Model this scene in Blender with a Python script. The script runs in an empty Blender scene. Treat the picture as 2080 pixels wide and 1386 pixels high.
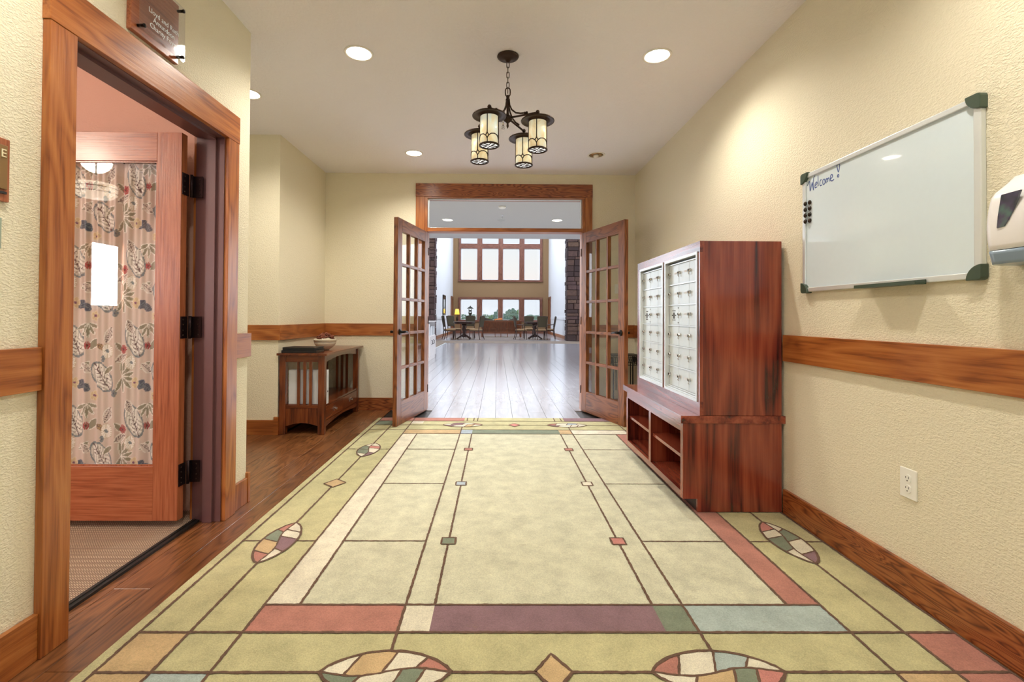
import bpy, math, random
import numpy as np
from mathutils import Vector, Matrix
random.seed(7)
rng = np.random.default_rng(7)
PI = math.pi
SC = bpy.context.scene
COL = SC.collection

# ------------------------------------------------------------ camera
F = 965.0; CX = 1018.0; CY = 632.5; EYE = 1.107
cam_y = np.array([1010 - CX, 643 - CY, F]); cam_y /= np.linalg.norm(cam_y)
cam_x = np.array([1, .0057, 0.]); cam_x -= cam_y * cam_x.dot(cam_y); cam_x /= np.linalg.norm(cam_x)
cam_z = np.cross(cam_x, cam_y)
if cam_z[1] > 0: cam_z = -cam_z
R3 = np.stack([cam_x, cam_y, cam_z], 1)            # world -> (right, down, forward)
cam = bpy.data.objects.new('camera', bpy.data.cameras.new('camera'))
COL.objects.link(cam); SC.camera = cam
cam.data.sensor_fit = 'HORIZONTAL'; cam.data.sensor_width = 36.0
cam.data.lens = F / 2080 * 36.0
cam.data.shift_x = (1040 - CX) / 2080
cam.data.shift_y = -(693 - CY) / 2080
cam.data.clip_end = 600; cam.data.clip_start = .05
Rw = Matrix(((R3[0][0], -R3[1][0], -R3[2][0], 0),
             (R3[0][1], -R3[1][1], -R3[2][1], 0),
             (R3[0][2], -R3[1][2], -R3[2][2], EYE),
             (0, 0, 0, 1)))
cam.matrix_world = Rw

# ------------------------------------------------------------ exposure, world, daylight and added lamps
SC.view_settings.view_transform = 'Standard'; SC.view_settings.look = 'None'
SC.view_settings.gamma = 1.0; SC.view_settings.use_curve_mapping = False
SC.view_settings.exposure = 0.68
SC.cycles.max_bounces = 8; SC.cycles.diffuse_bounces = 5; SC.cycles.glossy_bounces = 4
SC.cycles.transmission_bounces = 8; SC.cycles.transparent_max_bounces = 12
SC.cycles.caustics_reflective = False; SC.cycles.caustics_refractive = False
SC.cycles.sample_clamp_indirect = 6.0
try:
    SC.cycles.use_denoising = True
except Exception: pass

world = bpy.data.worlds.new('overcast_sky'); SC.world = world; world.use_nodes = True
def srgb(r, g, b):
    f = lambda c: (c / 255 / 12.92) if c / 255 <= .04045 else ((c / 255 + .055) / 1.055) ** 2.4
    return (f(r), f(g), f(b), 1)
wt = world.node_tree; wn = wt.nodes; wl = wt.links; bg = wn['Background']
tc = wn.new('ShaderNodeTexCoord'); sep = wn.new('ShaderNodeSeparateXYZ'); wl.new(tc.outputs['Generated'], sep.inputs[0])
cr = wn.new('ShaderNodeValToRGB'); e = cr.color_ramp.elements
e[0].position = 0.0; e[0].color = srgb(228, 234, 242)
e[1].position = .6; e[1].color = srgb(214, 228, 240)
for p, c in ((.045, (230, 236, 244)), (.075, (250, 238, 230)), (.11, (244, 240, 232)), (.17, (228, 238, 243)), (.26, (222, 234, 243))):
    n = e.new(p); n.color = srgb(*c)
nz = wn.new('ShaderNodeTexNoise'); nz.inputs['Scale'].default_value = 3.0; nz.inputs['Detail'].default_value = 5
mp = wn.new('ShaderNodeMapping'); mp.inputs['Scale'].default_value = (1, 1, 4)
wl.new(tc.outputs['Generated'], mp.inputs[0]); wl.new(mp.outputs[0], nz.inputs[0])
mr = wn.new('ShaderNodeMapRange'); mr.inputs[1].default_value = .35; mr.inputs[2].default_value = .65
mr.inputs[3].default_value = 0; mr.inputs[4].default_value = .45
wl.new(nz.outputs[0], mr.inputs[0])
mx = wn.new('ShaderNodeMix'); mx.data_type = 'RGBA'; mx.inputs[7].default_value = srgb(240, 243, 247)
wl.new(sep.outputs[2], cr.inputs[0]); wl.new(mr.outputs[0], mx.inputs[0]); wl.new(cr.outputs[0], mx.inputs[6])
wl.new(mx.outputs[2], bg.inputs[0]); bg.inputs[1].default_value = .70

def area(name, loc, rot, sx, sy, power, color):
    l = bpy.data.lights.new(name, 'AREA'); l.shape = 'RECTANGLE'; l.size = sx; l.size_y = sy
    l.energy = power; l.color = color
    o = bpy.data.objects.new(name, l); COL.objects.link(o); o.location = loc; o.rotation_euler = rot
    return o
ADDED_TINT = (.82, .90, 1.0)
area('added_light_great_room_west', (-7.3, 15.5, 3.2), (0, -PI / 2, 0), 4.2, 8.0, 260, ADDED_TINT)  # unseen lamp added to brighten the great room from the left
area('added_light_great_room_east', (7.7, 15.5, 3.2), (0, PI / 2, 0), 4.2, 8.0, 260, ADDED_TINT)  # matching unseen lamp added on the right side
area('added_light_great_room_overhead', (.2, 25.5, 8.4), (0, 0, 0), 4.2, 7.0, 400, ADDED_TINT)  # overhead lamp added under the closed ceiling to brighten the alcove walls
area('added_light_great_room_north_west', (-6.2, 21.72, 2.9), (-PI / 2, 0, 0), 2.4, 4.2, 130, ADDED_TINT)  # lamp added out of view to give the mailbox cabinet its sheen
area('added_light_great_room_north_east', (6.6, 21.72, 2.9), (-PI / 2, 0, 0), 2.4, 4.2, 130, ADDED_TINT)  # its unseen counterpart, added on the right
area('daylight_entry', (0.1, -2.35, 1.45), (PI / 2, 0, PI), 2.5, 2.1, 320, (.92, .94, 1.0))
area('daylight_office_window', (-4.63, -.65, 1.57), (0, -PI / 2, 0), .72, .40, 30, (.95, .95, 1.0))
CAN_W = (1.0, .92, .80)
CAN_POWER = 38
HALL_W = (.96, .97, 1.0)

# ------------------------------------------------------------ node helpers / materials
class NT:
    def __init__(s, name):
        s.m = bpy.data.materials.new(name); s.m.use_nodes = True
        s.t = s.m.node_tree; s.b = s.t.nodes['Principled BSDF']
    def n(s, typ, **kw):
        x = s.t.nodes.new(typ)
        for k, v in kw.items(): setattr(x, k, v)
        return x
    def l(s, a, b): s.t.links.new(a, b)
    def coords(s, scale=(1, 1, 1), rnd=True):
        tc = s.n('ShaderNodeTexCoord'); src = tc.outputs['Object']
        if rnd:
            oi = s.n('ShaderNodeObjectInfo'); vm = s.n('ShaderNodeVectorMath', operation='MULTIPLY')
            cb = s.n('ShaderNodeCombineXYZ')
            for i in range(3): s.l(oi.outputs['Random'], cb.inputs[i])
            s.l(cb.outputs[0], vm.inputs[0]); vm.inputs[1].default_value = (37, 23, 51)
            ad = s.n('ShaderNodeVectorMath', operation='ADD'); s.l(src, ad.inputs[0]); s.l(vm.outputs[0], ad.inputs[1]); src = ad.outputs[0]
        mp = s.n('ShaderNodeMapping'); mp.inputs['Scale'].default_value = scale; s.l(src, mp.inputs[0])
        return mp.outputs[0]
    def noise(s, vec, scale, detail=2, rough=.5, dist=0):
        x = s.n('ShaderNodeTexNoise'); s.l(vec, x.inputs['Vector'])
        x.inputs['Scale'].default_value = scale; x.inputs['Detail'].default_value = detail
        x.inputs['Roughness'].default_value = rough; x.inputs['Distortion'].default_value = dist
        return x.outputs[0]
    def math(s, op, a, b=None, c=None):
        x = s.n('ShaderNodeMath', operation=op)
        for i, v in enumerate((a, b, c)):
            if v is None: continue
            if hasattr(v, 'is_linked'): s.l(v, x.inputs[i])
            else: x.inputs[i].default_value = v
        return x.outputs[0]
    def ramp(s, fac, stops):
        x = s.n('ShaderNodeValToRGB'); e = x.color_ramp.elements
        e[0].position = stops[0][0]; e[0].color = stops[0][1]
        e[1].position = stops[-1][0]; e[1].color = stops[-1][1]
        for p, c in stops[1:-1]:
            k = e.new(p); k.color = c
        s.l(fac, x.inputs[0]); return x.outputs[0]
    def mix(s, fac, a, b, mode='MIX'):
        x = s.n('ShaderNodeMix', data_type='RGBA', blend_type=mode)
        for i, v in ((0, fac), (6, a), (7, b)):
            if hasattr(v, 'is_linked'): s.l(v, x.inputs[i])
            else: x.inputs[i].default_value = v
        return x.outputs[2]
    def bump(s, h, strength, dist):
        x = s.n('ShaderNodeBump'); x.inputs['Strength'].default_value = strength; x.inputs['Distance'].default_value = dist
        s.l(h, x.inputs['Height']); s.l(x.outputs[0], s.b.inputs['Normal'])
    def set(s, **kw):
        names = {'rough': 'Roughness', 'metal': 'Metallic', 'spec': 'Specular IOR Level', 'coat': 'Coat Weight', 'coat_rough': 'Coat Roughness',
                 'trans': 'Transmission Weight', 'ior': 'IOR', 'emit': 'Emission Strength', 'alpha': 'Alpha', 'sheen': 'Sheen Weight', 'sub': 'Subsurface Weight'}
        for k, v in kw.items(): s.b.inputs[names[k]].default_value = v
        return s
def plain(name, c, rough=.5, metal=0, var=0.0, bump=0, bscale=80, **kw):
    t = NT(name); c = srgb(*c)
    if var or bump:
        co = t.coords()
        f = t.noise(co, bscale, 3)
        if var:
            t.l(t.mix(f, tuple(x * (1 - var) for x in c[:3]) + (1,), tuple(min(1, x * (1 + var)) for x in c[:3]) + (1,)), t.b.inputs['Base Color'])
        else: t.b.inputs['Base Color'].default_value = c
        if bump: t.bump(f, .6, bump)
    else:
        co = t.coords(); f = t.noise(co, 40, 2)
        t.l(t.mix(f, tuple(x * .97 for x in c[:3]) + (1,), c), t.b.inputs['Base Color'])
    t.set(rough=rough, metal=metal, **kw); return t.m
def paint(name, c, bstr=.7, dist=.004, scale=55, rough=.62):
    t = NT(name); c = srgb(*c); co = t.coords((1, 1, 1.9), False)
    n1 = t.noise(co, scale, 3, .55, .3); n2 = t.noise(co, scale * .45, 2)
    k = t.ramp(n1, [(.42, (0, 0, 0, 1)), (.60, (1, 1, 1, 1))])
    h = t.math('ADD', k, t.math('MULTIPLY', n2, .6))
    t.bump(h, bstr, dist)
    big = t.noise(t.coords((1, 1, 1), False), .8, 2)
    t.l(t.mix(big, tuple(x * .965 for x in c[:3]) + (1,), c), t.b.inputs['Base Color'])
    t.set(rough=rough, spec=.35); return t.m
def wood(name, dark, mid, light, axis='z', scale=1.0, rings=9.0, rough=.34, coat=.25, spec=.5, streak=.5, var=.25, ior=None, cross=1.0, bstr=.25):
    t = NT(name)
    def sc(a, c): return tuple(a if 'xyz'[i] == axis else c for i in range(3))
    co = t.coords(sc(1.5 * scale, 9.0 * scale * cross))
    a = t.noise(co, 1.0, 1.6, .45, .55)
    s_ = t.math('PINGPONG', t.math('MULTIPLY', a, rings), .5)
    s_ = t.math('MULTIPLY', s_, 2.0)
    co2 = t.coords(sc(3.5 * scale, 110 * scale))
    b = t.noise(co2, 1.0, 3, .6)
    b = t.math('MULTIPLY_ADD', t.math('SUBTRACT', b, .5), 2.4, .5)
    fac = t.math('ADD', t.math('MULTIPLY', s_, 1 - streak), t.math('MULTIPLY', b, streak))
    col = t.ramp(fac, [(.12, srgb(*dark)), (.42, srgb(*mid)), (.85, srgb(*light))])
    oi = t.n('ShaderNodeObjectInfo')
    col = t.mix(t.math('MULTIPLY', oi.outputs['Random'], var), col, srgb(*dark))
    t.l(col, t.b.inputs['Base Color']); t.bump(b, bstr, .0012)
    t.set(rough=rough, coat=coat, spec=spec, coat_rough=.18)
    if ior: t.set(ior=ior)
    return t.m
def woods(name, *a, **k): return {ax: wood(name + '_' + ax, *a, axis=ax, **k) for ax in 'xyz'}
def glass(name, tint=(1, 1, 1), rough=0.0, refl=.5):
    # thin pane: mostly clear, mirror-like by angle
    t = NT(name); out = t.t.nodes['Material Output']
    tr = t.n('ShaderNodeBsdfTransparent'); tr.inputs[0].default_value = (*tint, 1)
    gl = t.n('ShaderNodeBsdfGlossy'); gl.inputs['Roughness'].default_value = rough
    lw = t.n('ShaderNodeLayerWeight'); lw.inputs['Blend'].default_value = .5     # facing: 0 head-on, 1 at grazing
    fr = t.math('MULTIPLY_ADD', t.math('POWER', lw.outputs['Facing'], 5.0), .8 * refl, .08 * refl)
    ms = t.n('ShaderNodeMixShader'); t.l(fr, ms.inputs[0])
    t.l(tr.outputs[0], ms.inputs[1]); t.l(gl.outputs[0], ms.inputs[2]); t.l(ms.outputs[0], out.inputs[0])
    return t.m
def emis(name, c, strength):
    t = NT(name); t.b.inputs['Base Color'].default_value = srgb(*c); t.b.inputs['Emission Color'].default_value = srgb(*c)
    t.set(emit=strength, rough=.4); return t.m

M = {}
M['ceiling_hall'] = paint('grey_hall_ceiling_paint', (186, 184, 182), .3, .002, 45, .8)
M['wall'] = paint('cream_wall_paint', (241, 234, 209), .6, .0026, 85)
M['wall_hall'] = paint('pale_grey_wall_paint', (232, 234, 238), .2)
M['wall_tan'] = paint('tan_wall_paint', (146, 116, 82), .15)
M['wall_office'] = paint('mauve_office_paint', (205, 165, 148), .2)
M['ceiling'] = paint('ceiling_paint', (244, 242, 246), .4, .003, 45, .8)
OAK = woods('oak_trim', (126, 66, 26), (164, 94, 42), (186, 118, 60), rings=5, streak=.5)
OAKB = woods('figured_oak_board', (96, 42, 16), (152, 82, 38), (178, 108, 58), rings=13, streak=.25, scale=1.5)
DOOR = woods('red_oak_door', (130, 68, 40), (160, 90, 56), (178, 110, 74), rings=3, streak=.8, scale=1.2, var=.08)
FDOOR = woods('french_door_oak', (84, 44, 20), (136, 78, 40), (160, 98, 54), rings=8, streak=.45, rough=.4, coat=.1)
CHERRY = woods('cherry_laminate', (58, 20, 18), (124, 48, 34), (156, 76, 52), rings=3.0, streak=.42, scale=.55, cross=1.6, rough=.22, coat=.5, var=.05)
MISSION = woods('dark_mission_wood', (60, 24, 8), (110, 52, 22), (138, 72, 34), rings=3, rough=.25, coat=.4)
PLANK = wood('brown_floor_plank', (78, 44, 22), (124, 78, 44), (150, 98, 58), axis='y', rings=10, scale=1.0, rough=.3, coat=.3, var=.45)
PLANK_D = wood('glare_paled_floor_plank', (176, 176, 184), (190, 190, 198), (200, 202, 210), axis='y', rings=2, streak=.3, rough=.27, coat=1.0, var=.35, ior=2.3, bstr=0.0)  # pale tone stands in for daylight glare on dark planks
M['frame_metal'] = plain('brown_painted_steel', (104, 72, 74), .3, 0, spec=.6)
M['black'] = plain('black_metal', (22, 20, 20), .35, .6)
M['bronze'] = plain('aged_bronze', (66, 52, 44), .42, .8, .3, bscale=30)
M['hinge'] = plain('dark_bronze_hinge', (48, 34, 36), .35, .8)
M['alu'] = plain('satin_aluminium', (232, 238, 240), .35, .5)
M['alu_door'] = plain('brushed_mailbox_door', (226, 235, 238), .4, .3)
M['alu_dark'] = plain('mailbox_gap', (96, 104, 106), .5, .4)
M['chrome'] = plain('chrome', (210, 210, 212), .12, 1)
M['white_plastic'] = plain('white_plastic', (250, 248, 250), .25, 0)
M['ivory'] = plain('ivory_plastic', (246, 246, 240), .3)
M['grey_plastic'] = plain('blue_grey_plastic', (140, 160, 180), .25)
M['plate_green'] = plain('grey_green_plate', (164, 178, 160), .35)
M['dark_slot'] = plain('dark_slot', (40, 36, 34), .6)
M['glass'] = glass('clear_pane', (.97, .98, .97), 0, .55)
M['glass_ext'] = glass('window_pane', (.98, .99, 1), 0, .4)
M['whiteboard'] = plain('whiteboard_enamel', (224, 240, 250), .14, 0, coat=.6)
M['corner_green'] = plain('dark_green_plastic', (66, 82, 68), .35)
M['ink'] = plain('blue_marker_ink', (66, 92, 160), .5)
M['trim_white'] = plain('white_can_trim', (240, 236, 228), .4)
M['lens'] = emis('lit_lens', (255, 248, 232), 14)
M['lens_off'] = plain('unlit_amber_reflector', (176, 140, 90), .25, .7)
M['paper'] = plain('white_paper', (236, 240, 246), .6)
M['binder_white'] = plain('white_binder_vinyl', (226, 232, 238), .35)
M['binder_black'] = plain('black_leatherette', (24, 22, 24), .4, 0, .2)
M['bowl'] = plain('cream_stoneware', (232, 222, 200), .25)
M['bowl_line'] = plain('brown_glaze_line', (110, 84, 66), .3)
M['potpourri'] = plain('dried_petals', (128, 70, 50), .7, 0, .5, bscale=25)
M['fabric_olive'] = plain('olive_chair_fabric', (74, 66, 48), .85, 0, .15)
M['fabric_tan'] = plain('tan_seat_fabric', (156, 126, 92), .85, 0, .15)
M['chair_wood'] = plain('dark_chair_wood', (62, 36, 24), .35, 0, .2)
M['table_wood'] = plain('dark_table_wood', (58, 34, 26), .3, 0, .2)
M['metal_grate'] = plain('black_wrought_iron', (30, 24, 22), .5, .5)
M['transition'] = plain('black_rubber_edge', (28, 28, 26), .4)
M['bronze_sign'] = plain('bronze_sign_face', (146, 116, 76), .35, .3)
M['cream_letter'] = plain('cream_letter', (246, 236, 200), .4)
M['toe'] = plain('dark_toe_kick', (52, 24, 22), .5)
M['void'] = plain('shelf_back_board', (36, 12, 10), .7)

def rugmat(name, c):
    t = NT(name); c = srgb(*c); co = t.coords((1, 1, 1), False)
    f = t.noise(co, 210, 3, .7); g = t.noise(co, 9, 4, .65)
    m = t.math('ADD', t.math('MULTIPLY', f, .55), t.math('MULTIPLY', g, .45))
    lo = tuple(x * .62 for x in c[:3]) + (1,); hi = tuple(min(1, x * 1.18) for x in c[:3]) + (1,)
    col = t.mix(t.ramp(m, [(.3, (0, 0, 0, 1)), (.65, (1, 1, 1, 1))]), lo, hi)
    st = t.noise(t.coords((1, 2.6, 1), False), 9, 7, .8)
    stn = t.ramp(st, [(.60, (0, 0, 0, 1)), (.70, (1, 1, 1, 1))])
    col = t.mix(t.math('MULTIPLY', stn, .38), col, srgb(140, 122, 84))
    t.l(col, t.b.inputs['Base Color']); t.bump(f, .8, .004)
    t.set(rough=.95, spec=.1, sheen=.15); return t.m
RUG = dict(field=rugmat('rug_field', (214, 213, 186)), border=rugmat('rug_border', (198, 193, 148)), line=rugmat('rug_line', (110, 84, 68)),
           rust=rugmat('rug_rust', (188, 130, 116)), white=rugmat('rug_ivory', (232, 226, 204)), purple=rugmat('rug_plum', (142, 112, 119)),
           green=rugmat('rug_green', (132, 143, 122)), blue=rugmat('rug_blue', (176, 191, 186)), tan=rugmat('rug_tan', (206, 178, 134)),
           pink=rugmat('rug_pink', (206, 138, 128)), slate=rugmat('rug_slate', (176, 190, 200)))

# ------------------------------------------------------------ mesh builder
class MB:
    def __init__(s): s.v = []; s.f = []; s.mi = []; s.sm = []
    def add(s, vs, fs, m=0, smooth=False, X=None):
        b = len(s.v)
        if X is not None: vs = [tuple(X @ Vector(p)) for p in vs]
        s.v += [tuple(p) for p in vs]
        s.f += [tuple(b + i for i in q) for q in fs]; s.mi += [m] * len(fs); s.sm += [smooth] * len(fs)
        return s
    def box(s, x0, x1, y0, y1, z0, z1, m=0, X=None):
        if x0 > x1: x0, x1 = x1, x0
        if y0 > y1: y0, y1 = y1, y0
        if z0 > z1: z0, z1 = z1, z0
        v = [(x, y, z) for z in (z0, z1) for y in (y0, y1) for x in (x0, x1)]
        return s.add(v, [(0, 2, 3, 1), (4, 5, 7, 6), (0, 1, 5, 4), (2, 6, 7, 3), (0, 4, 6, 2), (1, 3, 7, 5)], m, X=X)
    def prism(s, poly, axis, a0, a1, m=0, X=None, smooth=False):
        # poly: 2D points in the plane of the two other axes (cyclic order x->y->z)
        n = len(poly); ax = 'xyz'.index(axis); u = (ax + 1) % 3; w = (ax + 2) % 3
        def P(p, a):
            q = [0, 0, 0]; q[ax] = a; q[u] = p[0]; q[w] = p[1]; return tuple(q)
        ar = sum(poly[i][0] * poly[(i + 1) % n][1] - poly[(i + 1) % n][0] * poly[i][1] for i in range(n))
        if ar < 0: poly = poly[::-1]
        v = [P(p, a0) for p in poly] + [P(p, a1) for p in poly]
        b = len(s.v)
        s.add(v, [tuple(range(n))[::-1], tuple(range(n, 2 * n))], m, X=X)
        s.f += [(b + i, b + (i + 1) % n, b + n + (i + 1) % n, b + n + i) for i in range(n)]; s.mi += [m] * n; s.sm += [smooth] * n
        return s
    def tube(s, pts, r, n=8, m=0, X=None, closed=False, rs=None, flat=None):
        pts = [Vector(p) for p in pts]; k = len(pts); vs = []; fs = []
        up = None
        for i, p in enumerate(pts):
            a = pts[(i - 1) % k] if (closed or i > 0) else p
            c = pts[(i + 1) % k] if (closed or i < k - 1) else p
            t = (c - a).normalized()
            if up is None: up = Vector((0, 0, 1)) if abs(t.z) < .9 else Vector((1, 0, 0))
            u = (up - t * up.dot(t)).normalized(); w = t.cross(u); up = u
            rr = rs[i] if rs else r
            for j in range(n):
                an = 2 * PI * j / n
                vs.append(p + u * (math.cos(an) * rr) + w * (math.sin(an) * rr * (flat or 1)))
        for i in range(k if closed else k - 1):
            i2 = (i + 1) % k
            for j in range(n):
                fs.append((i * n + j, i * n + (j + 1) % n, i2 * n + (j + 1) % n, i2 * n + j))
        if not closed:
            fs.append(tuple(range(n))[::-1]); fs.append(tuple((k - 1) * n + j for j in range(n)))
        return s.add(vs, fs, m, True, X)
    def lathe(s, prof, n=24, c=(0, 0, 0), m=0, X=None, axis='z', smooth=True):
        vs = []; fs = []
        for r, z in prof:
            for j in range(n):
                a = 2 * PI * j / n
                p = (r * math.cos(a), r * math.sin(a), z)
                if axis == 'x': p = (p[2], p[0], p[1])
                if axis == 'y': p = (p[1], p[2], p[0])
                vs.append((p[0] + c[0], p[1] + c[1], p[2] + c[2]))
        k = len(prof)
        for i in range(k - 1):
            for j in range(n):
                fs.append((i * n + j, i * n + (j + 1) % n, (i + 1) * n + (j + 1) % n, (i + 1) * n + j))
        fs.append(tuple(range(n))[::-1]); fs.append(tuple((k - 1) * n + j for j in range(n)))
        return s.add(vs, fs, m, smooth, X)
    def ball(s, c, r, n=10, m=0, sz=1.0, X=None):
        k = max(4, n // 2 + 1)
        prof = [(max(1e-4, r * math.sin(PI * i / k)), -r * sz * math.cos(PI * i / k)) for i in range(k + 1)]
        return s.lathe(prof, n, c, m, X)
    def grid(s, rows, m=0, smooth=True, X=None):
        h = len(rows); w = len(rows[0]); vs = [p for r in rows for p in r]
        return s.add(vs, [(i * w + j, i * w + j + 1, (i + 1) * w + j + 1, (i + 1) * w + j) for i in range(h - 1) for j in range(w - 1)], m, smooth, X)
    def build(s, name, mats, parent=None, bevel=0, local=False, origin=None):
        if not isinstance(mats, (list, tuple)): mats = [mats]
        v = np.array(s.v, float)
        if parent is not None and not local: v = v - np.array(ORG(parent))
        lo = v.min(0); hi = v.max(0)
        c = np.array([(lo[0] + hi[0]) / 2, (lo[1] + hi[1]) / 2, lo[2]]) if origin is None else np.array(origin, float)
        c = np.round(c, 5)
        me = bpy.data.meshes.new(name)
        me.from_pydata((v - c).tolist(), [], s.f)
        for mt in mats: me.materials.append(mt)
        me.polygons.foreach_set('material_index', s.mi)
        me.polygons.foreach_set('use_smooth', s.sm)
        me.update()
        o = bpy.data.objects.new(name, me); COL.objects.link(o); o.location = c
        if parent is not None: o.parent = parent
        if any(s.sm) and not all(s.sm):
            pass
        if bevel:
            b = o.modifiers.new('Bevel', 'BEVEL'); b.width = bevel; b.segments = 2; b.limit_method = 'ANGLE'; b.angle_limit = .7
        return o
def ORG(o):
    p = Vector((0, 0, 0))
    while o is not None: p = p + o.location; o = o.parent
    return p
def thing(name, label, cat, loc=(0, 0, 0), rotz=0, group=None, kind=None):
    o = bpy.data.objects.new(name, None); COL.objects.link(o); o.location = loc; o.rotation_euler = (0, 0, rotz)
    o.empty_display_size = .1
    return tag(o, label, cat, group, kind)
def tag(o, label=None, cat=None, group=None, kind=None):
    if label: o['label'] = label
    if cat: o['category'] = cat
    if group: o['group'] = group
    if kind: o['kind'] = kind
    return o
def struct(o, label=None): o['kind'] = 'structure'; return tag(o, label)
def link_copy(src, parent=None):
    c = src.copy(); COL.objects.link(c); c.parent = parent
    return c
def copy_tree(o, parent=None):
    c = link_copy(o, parent)
    for ch in list(o.children): copy_tree(ch, c)
    return c
def bx(*a, **k): return MB().box(*a, **k)
def text_mesh(s, size, extr=.001, spacing=1.0, align='CENTER'):
    cu = bpy.data.curves.new('lettering', 'FONT'); cu.body = s; cu.size = size; cu.extrude = extr; cu.align_x = align
    cu.space_character = spacing; cu.resolution_u = 3
    t = bpy.data.objects.new('lettering', cu); COL.objects.link(t)
    dg = bpy.context.evaluated_depsgraph_get(); me = bpy.data.meshes.new_from_object(t.evaluated_get(dg))
    vs = [tuple(v.co) for v in me.vertices]; fs = [tuple(p.vertices) for p in me.polygons]
    bpy.data.objects.remove(t); bpy.data.curves.remove(cu); bpy.data.meshes.remove(me)
    return vs, fs

# ------------------------------------------------------------ room shell
H = 2.79; XR = 1.625; XL = -1.48; XN = -2.03; YB = 5.60; YC = 2.83; YR = 4.43
YO0, YO1 = 1.645, 2.567                     # office door opening
struct(bx(XR, XR + .15, -2.5, YB + .15, 0, H).build('wall_right', M['wall']))
w = MB(); T = .14
w.box(XL - T, XL, -2.5, YO0 - .02, 0, H); w.box(XL - T, XL, YO1 + .02, YC, 0, H); w.box(XL - T, XL, YO0 - .02, YO1 + .02, 2.085, H)
struct(w.build('wall_left', M['wall']))
# recess walls beyond the corner
struct(bx(XN - .001, XN - .16, YR, YB + .15, 0, H).build('wall_recess', M['wall']))
struct(bx(-6, XN - .16, YR, YR + .15, 0, H).build('wall_side_hall', M['wall']))
struct(bx(-6, XL - T - .001, YC - .13, YC, 0, H).build('wall_side_hall_near', [M['wall']]))
OX0, OX1 = -.83, 1.03; OZ = 2.51             # double door and transom opening
w = MB(); w.box(XN, OX0, YB, YB + .15, 0, H); w.box(OX1, XR, YB, YB + .15, 0, H); w.box(OX0, OX1, YB, YB + .15, OZ, H)
struct(w.build('wall_back', M['wall']))
# entry wall behind the camera with its glazed opening
w = MB(); w.box(-6, -1.2, -2.5, -2.36, 0, H); w.box(1.4, XR, -2.5, -2.36, 0, H); w.box(-1.2, 1.4, -2.5, -2.36, 2.5, H)
struct(w.build('wall_front', M['wall']))
w = MB()
for x in (-1.2, -.02, 1.34): w.box(x, x + .06, -2.36, -2.3, 0, 2.5)
w.box(-1.14, 1.34, -2.36, -2.3, 2.44, 2.5)
struct(w.build('window_1', OAK['z']))
# ceilings
w = MB(); w.box(-6, XR + .15, -2.5, YB + .15, H, H + .12)
struct(w.build('ceiling', M['ceiling']))
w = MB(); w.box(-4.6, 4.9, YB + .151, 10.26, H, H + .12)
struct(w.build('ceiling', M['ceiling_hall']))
w = MB(); w.box(-8, 8.4, 10.26, 31.2, 8.6, 8.7)
struct(w.build('ceiling', M['ceiling']))
# great hall shell
w = MB(); w.box(-4.6, -4.45, YB + .15, 10.26, 0, H); w.box(4.75, 4.9, YB + .15, 10.26, 0, H)
w.box(-4.45, XN - .16, YB, YB + .15, 0, H); w.box(XR + .15, 4.75, YB, YB + .15, 0, H)
struct(w.build('wall_hall', M['wall']))
w = MB(); w.box(-8, 8.4, 10.262, 10.4, H + .12, 8.6); w.box(-8, -4.6, 10.262, 10.4, 0, H + .12); w.box(4.9, 8.4, 10.262, 10.4, 0, H + .12)
w.box(-8, -7.85, 10.4, 11.5, 0, 8.6); w.box(-8, -7.85, 19.5, 22, 0, 8.6); w.box(-8, -7.85, 11.5, 19.5, 0, 1.1); w.box(-8, -7.85, 11.5, 19.5, 5.3, 8.6)
w.box(8.25, 8.4, 10.4, 11.5, 0, 8.6); w.box(8.25, 8.4, 19.5, 22, 0, 8.6); w.box(8.25, 8.4, 11.5, 19.5, 0, 1.1); w.box(8.25, 8.4, 11.5, 19.5, 5.3, 8.6)
w.box(-7.85, -4.6, 21.8, 22, 0, 8.6); w.box(4.9, 8.25, 21.8, 22, 0, 8.6)
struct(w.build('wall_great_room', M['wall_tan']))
struct(bx(-3.05, -2.9, 22.2, 31.0, 0, 8.6).build('wall_alcove_left', M['wall_hall']))
struct(bx(3.34, 3.5, 22.2, 31.0, 0, 8.6).build('wall_alcove_right', M['wall_hall']))
for x0, x1, n in ((-3.02, -2.9, 'baseboard_alcove_left'), (3.34, 3.46, 'baseboard_alcove_right')):
    s_ = 1 if x0 < 0 else -1
    xx = -2.9 if x0 < 0 else 3.34
    struct(bx(xx + s_ * .001, xx + s_ * .025, 22.3, 30.9, .001, .16).build(n, OAK['y']))
    struct(bx(xx + s_ * .001, xx + s_ * .025, 22.3, 29.4, .96, 1.10).build('trim_' + ('21' if x0 < 0 else '22'), M['wall_hall']))
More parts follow.
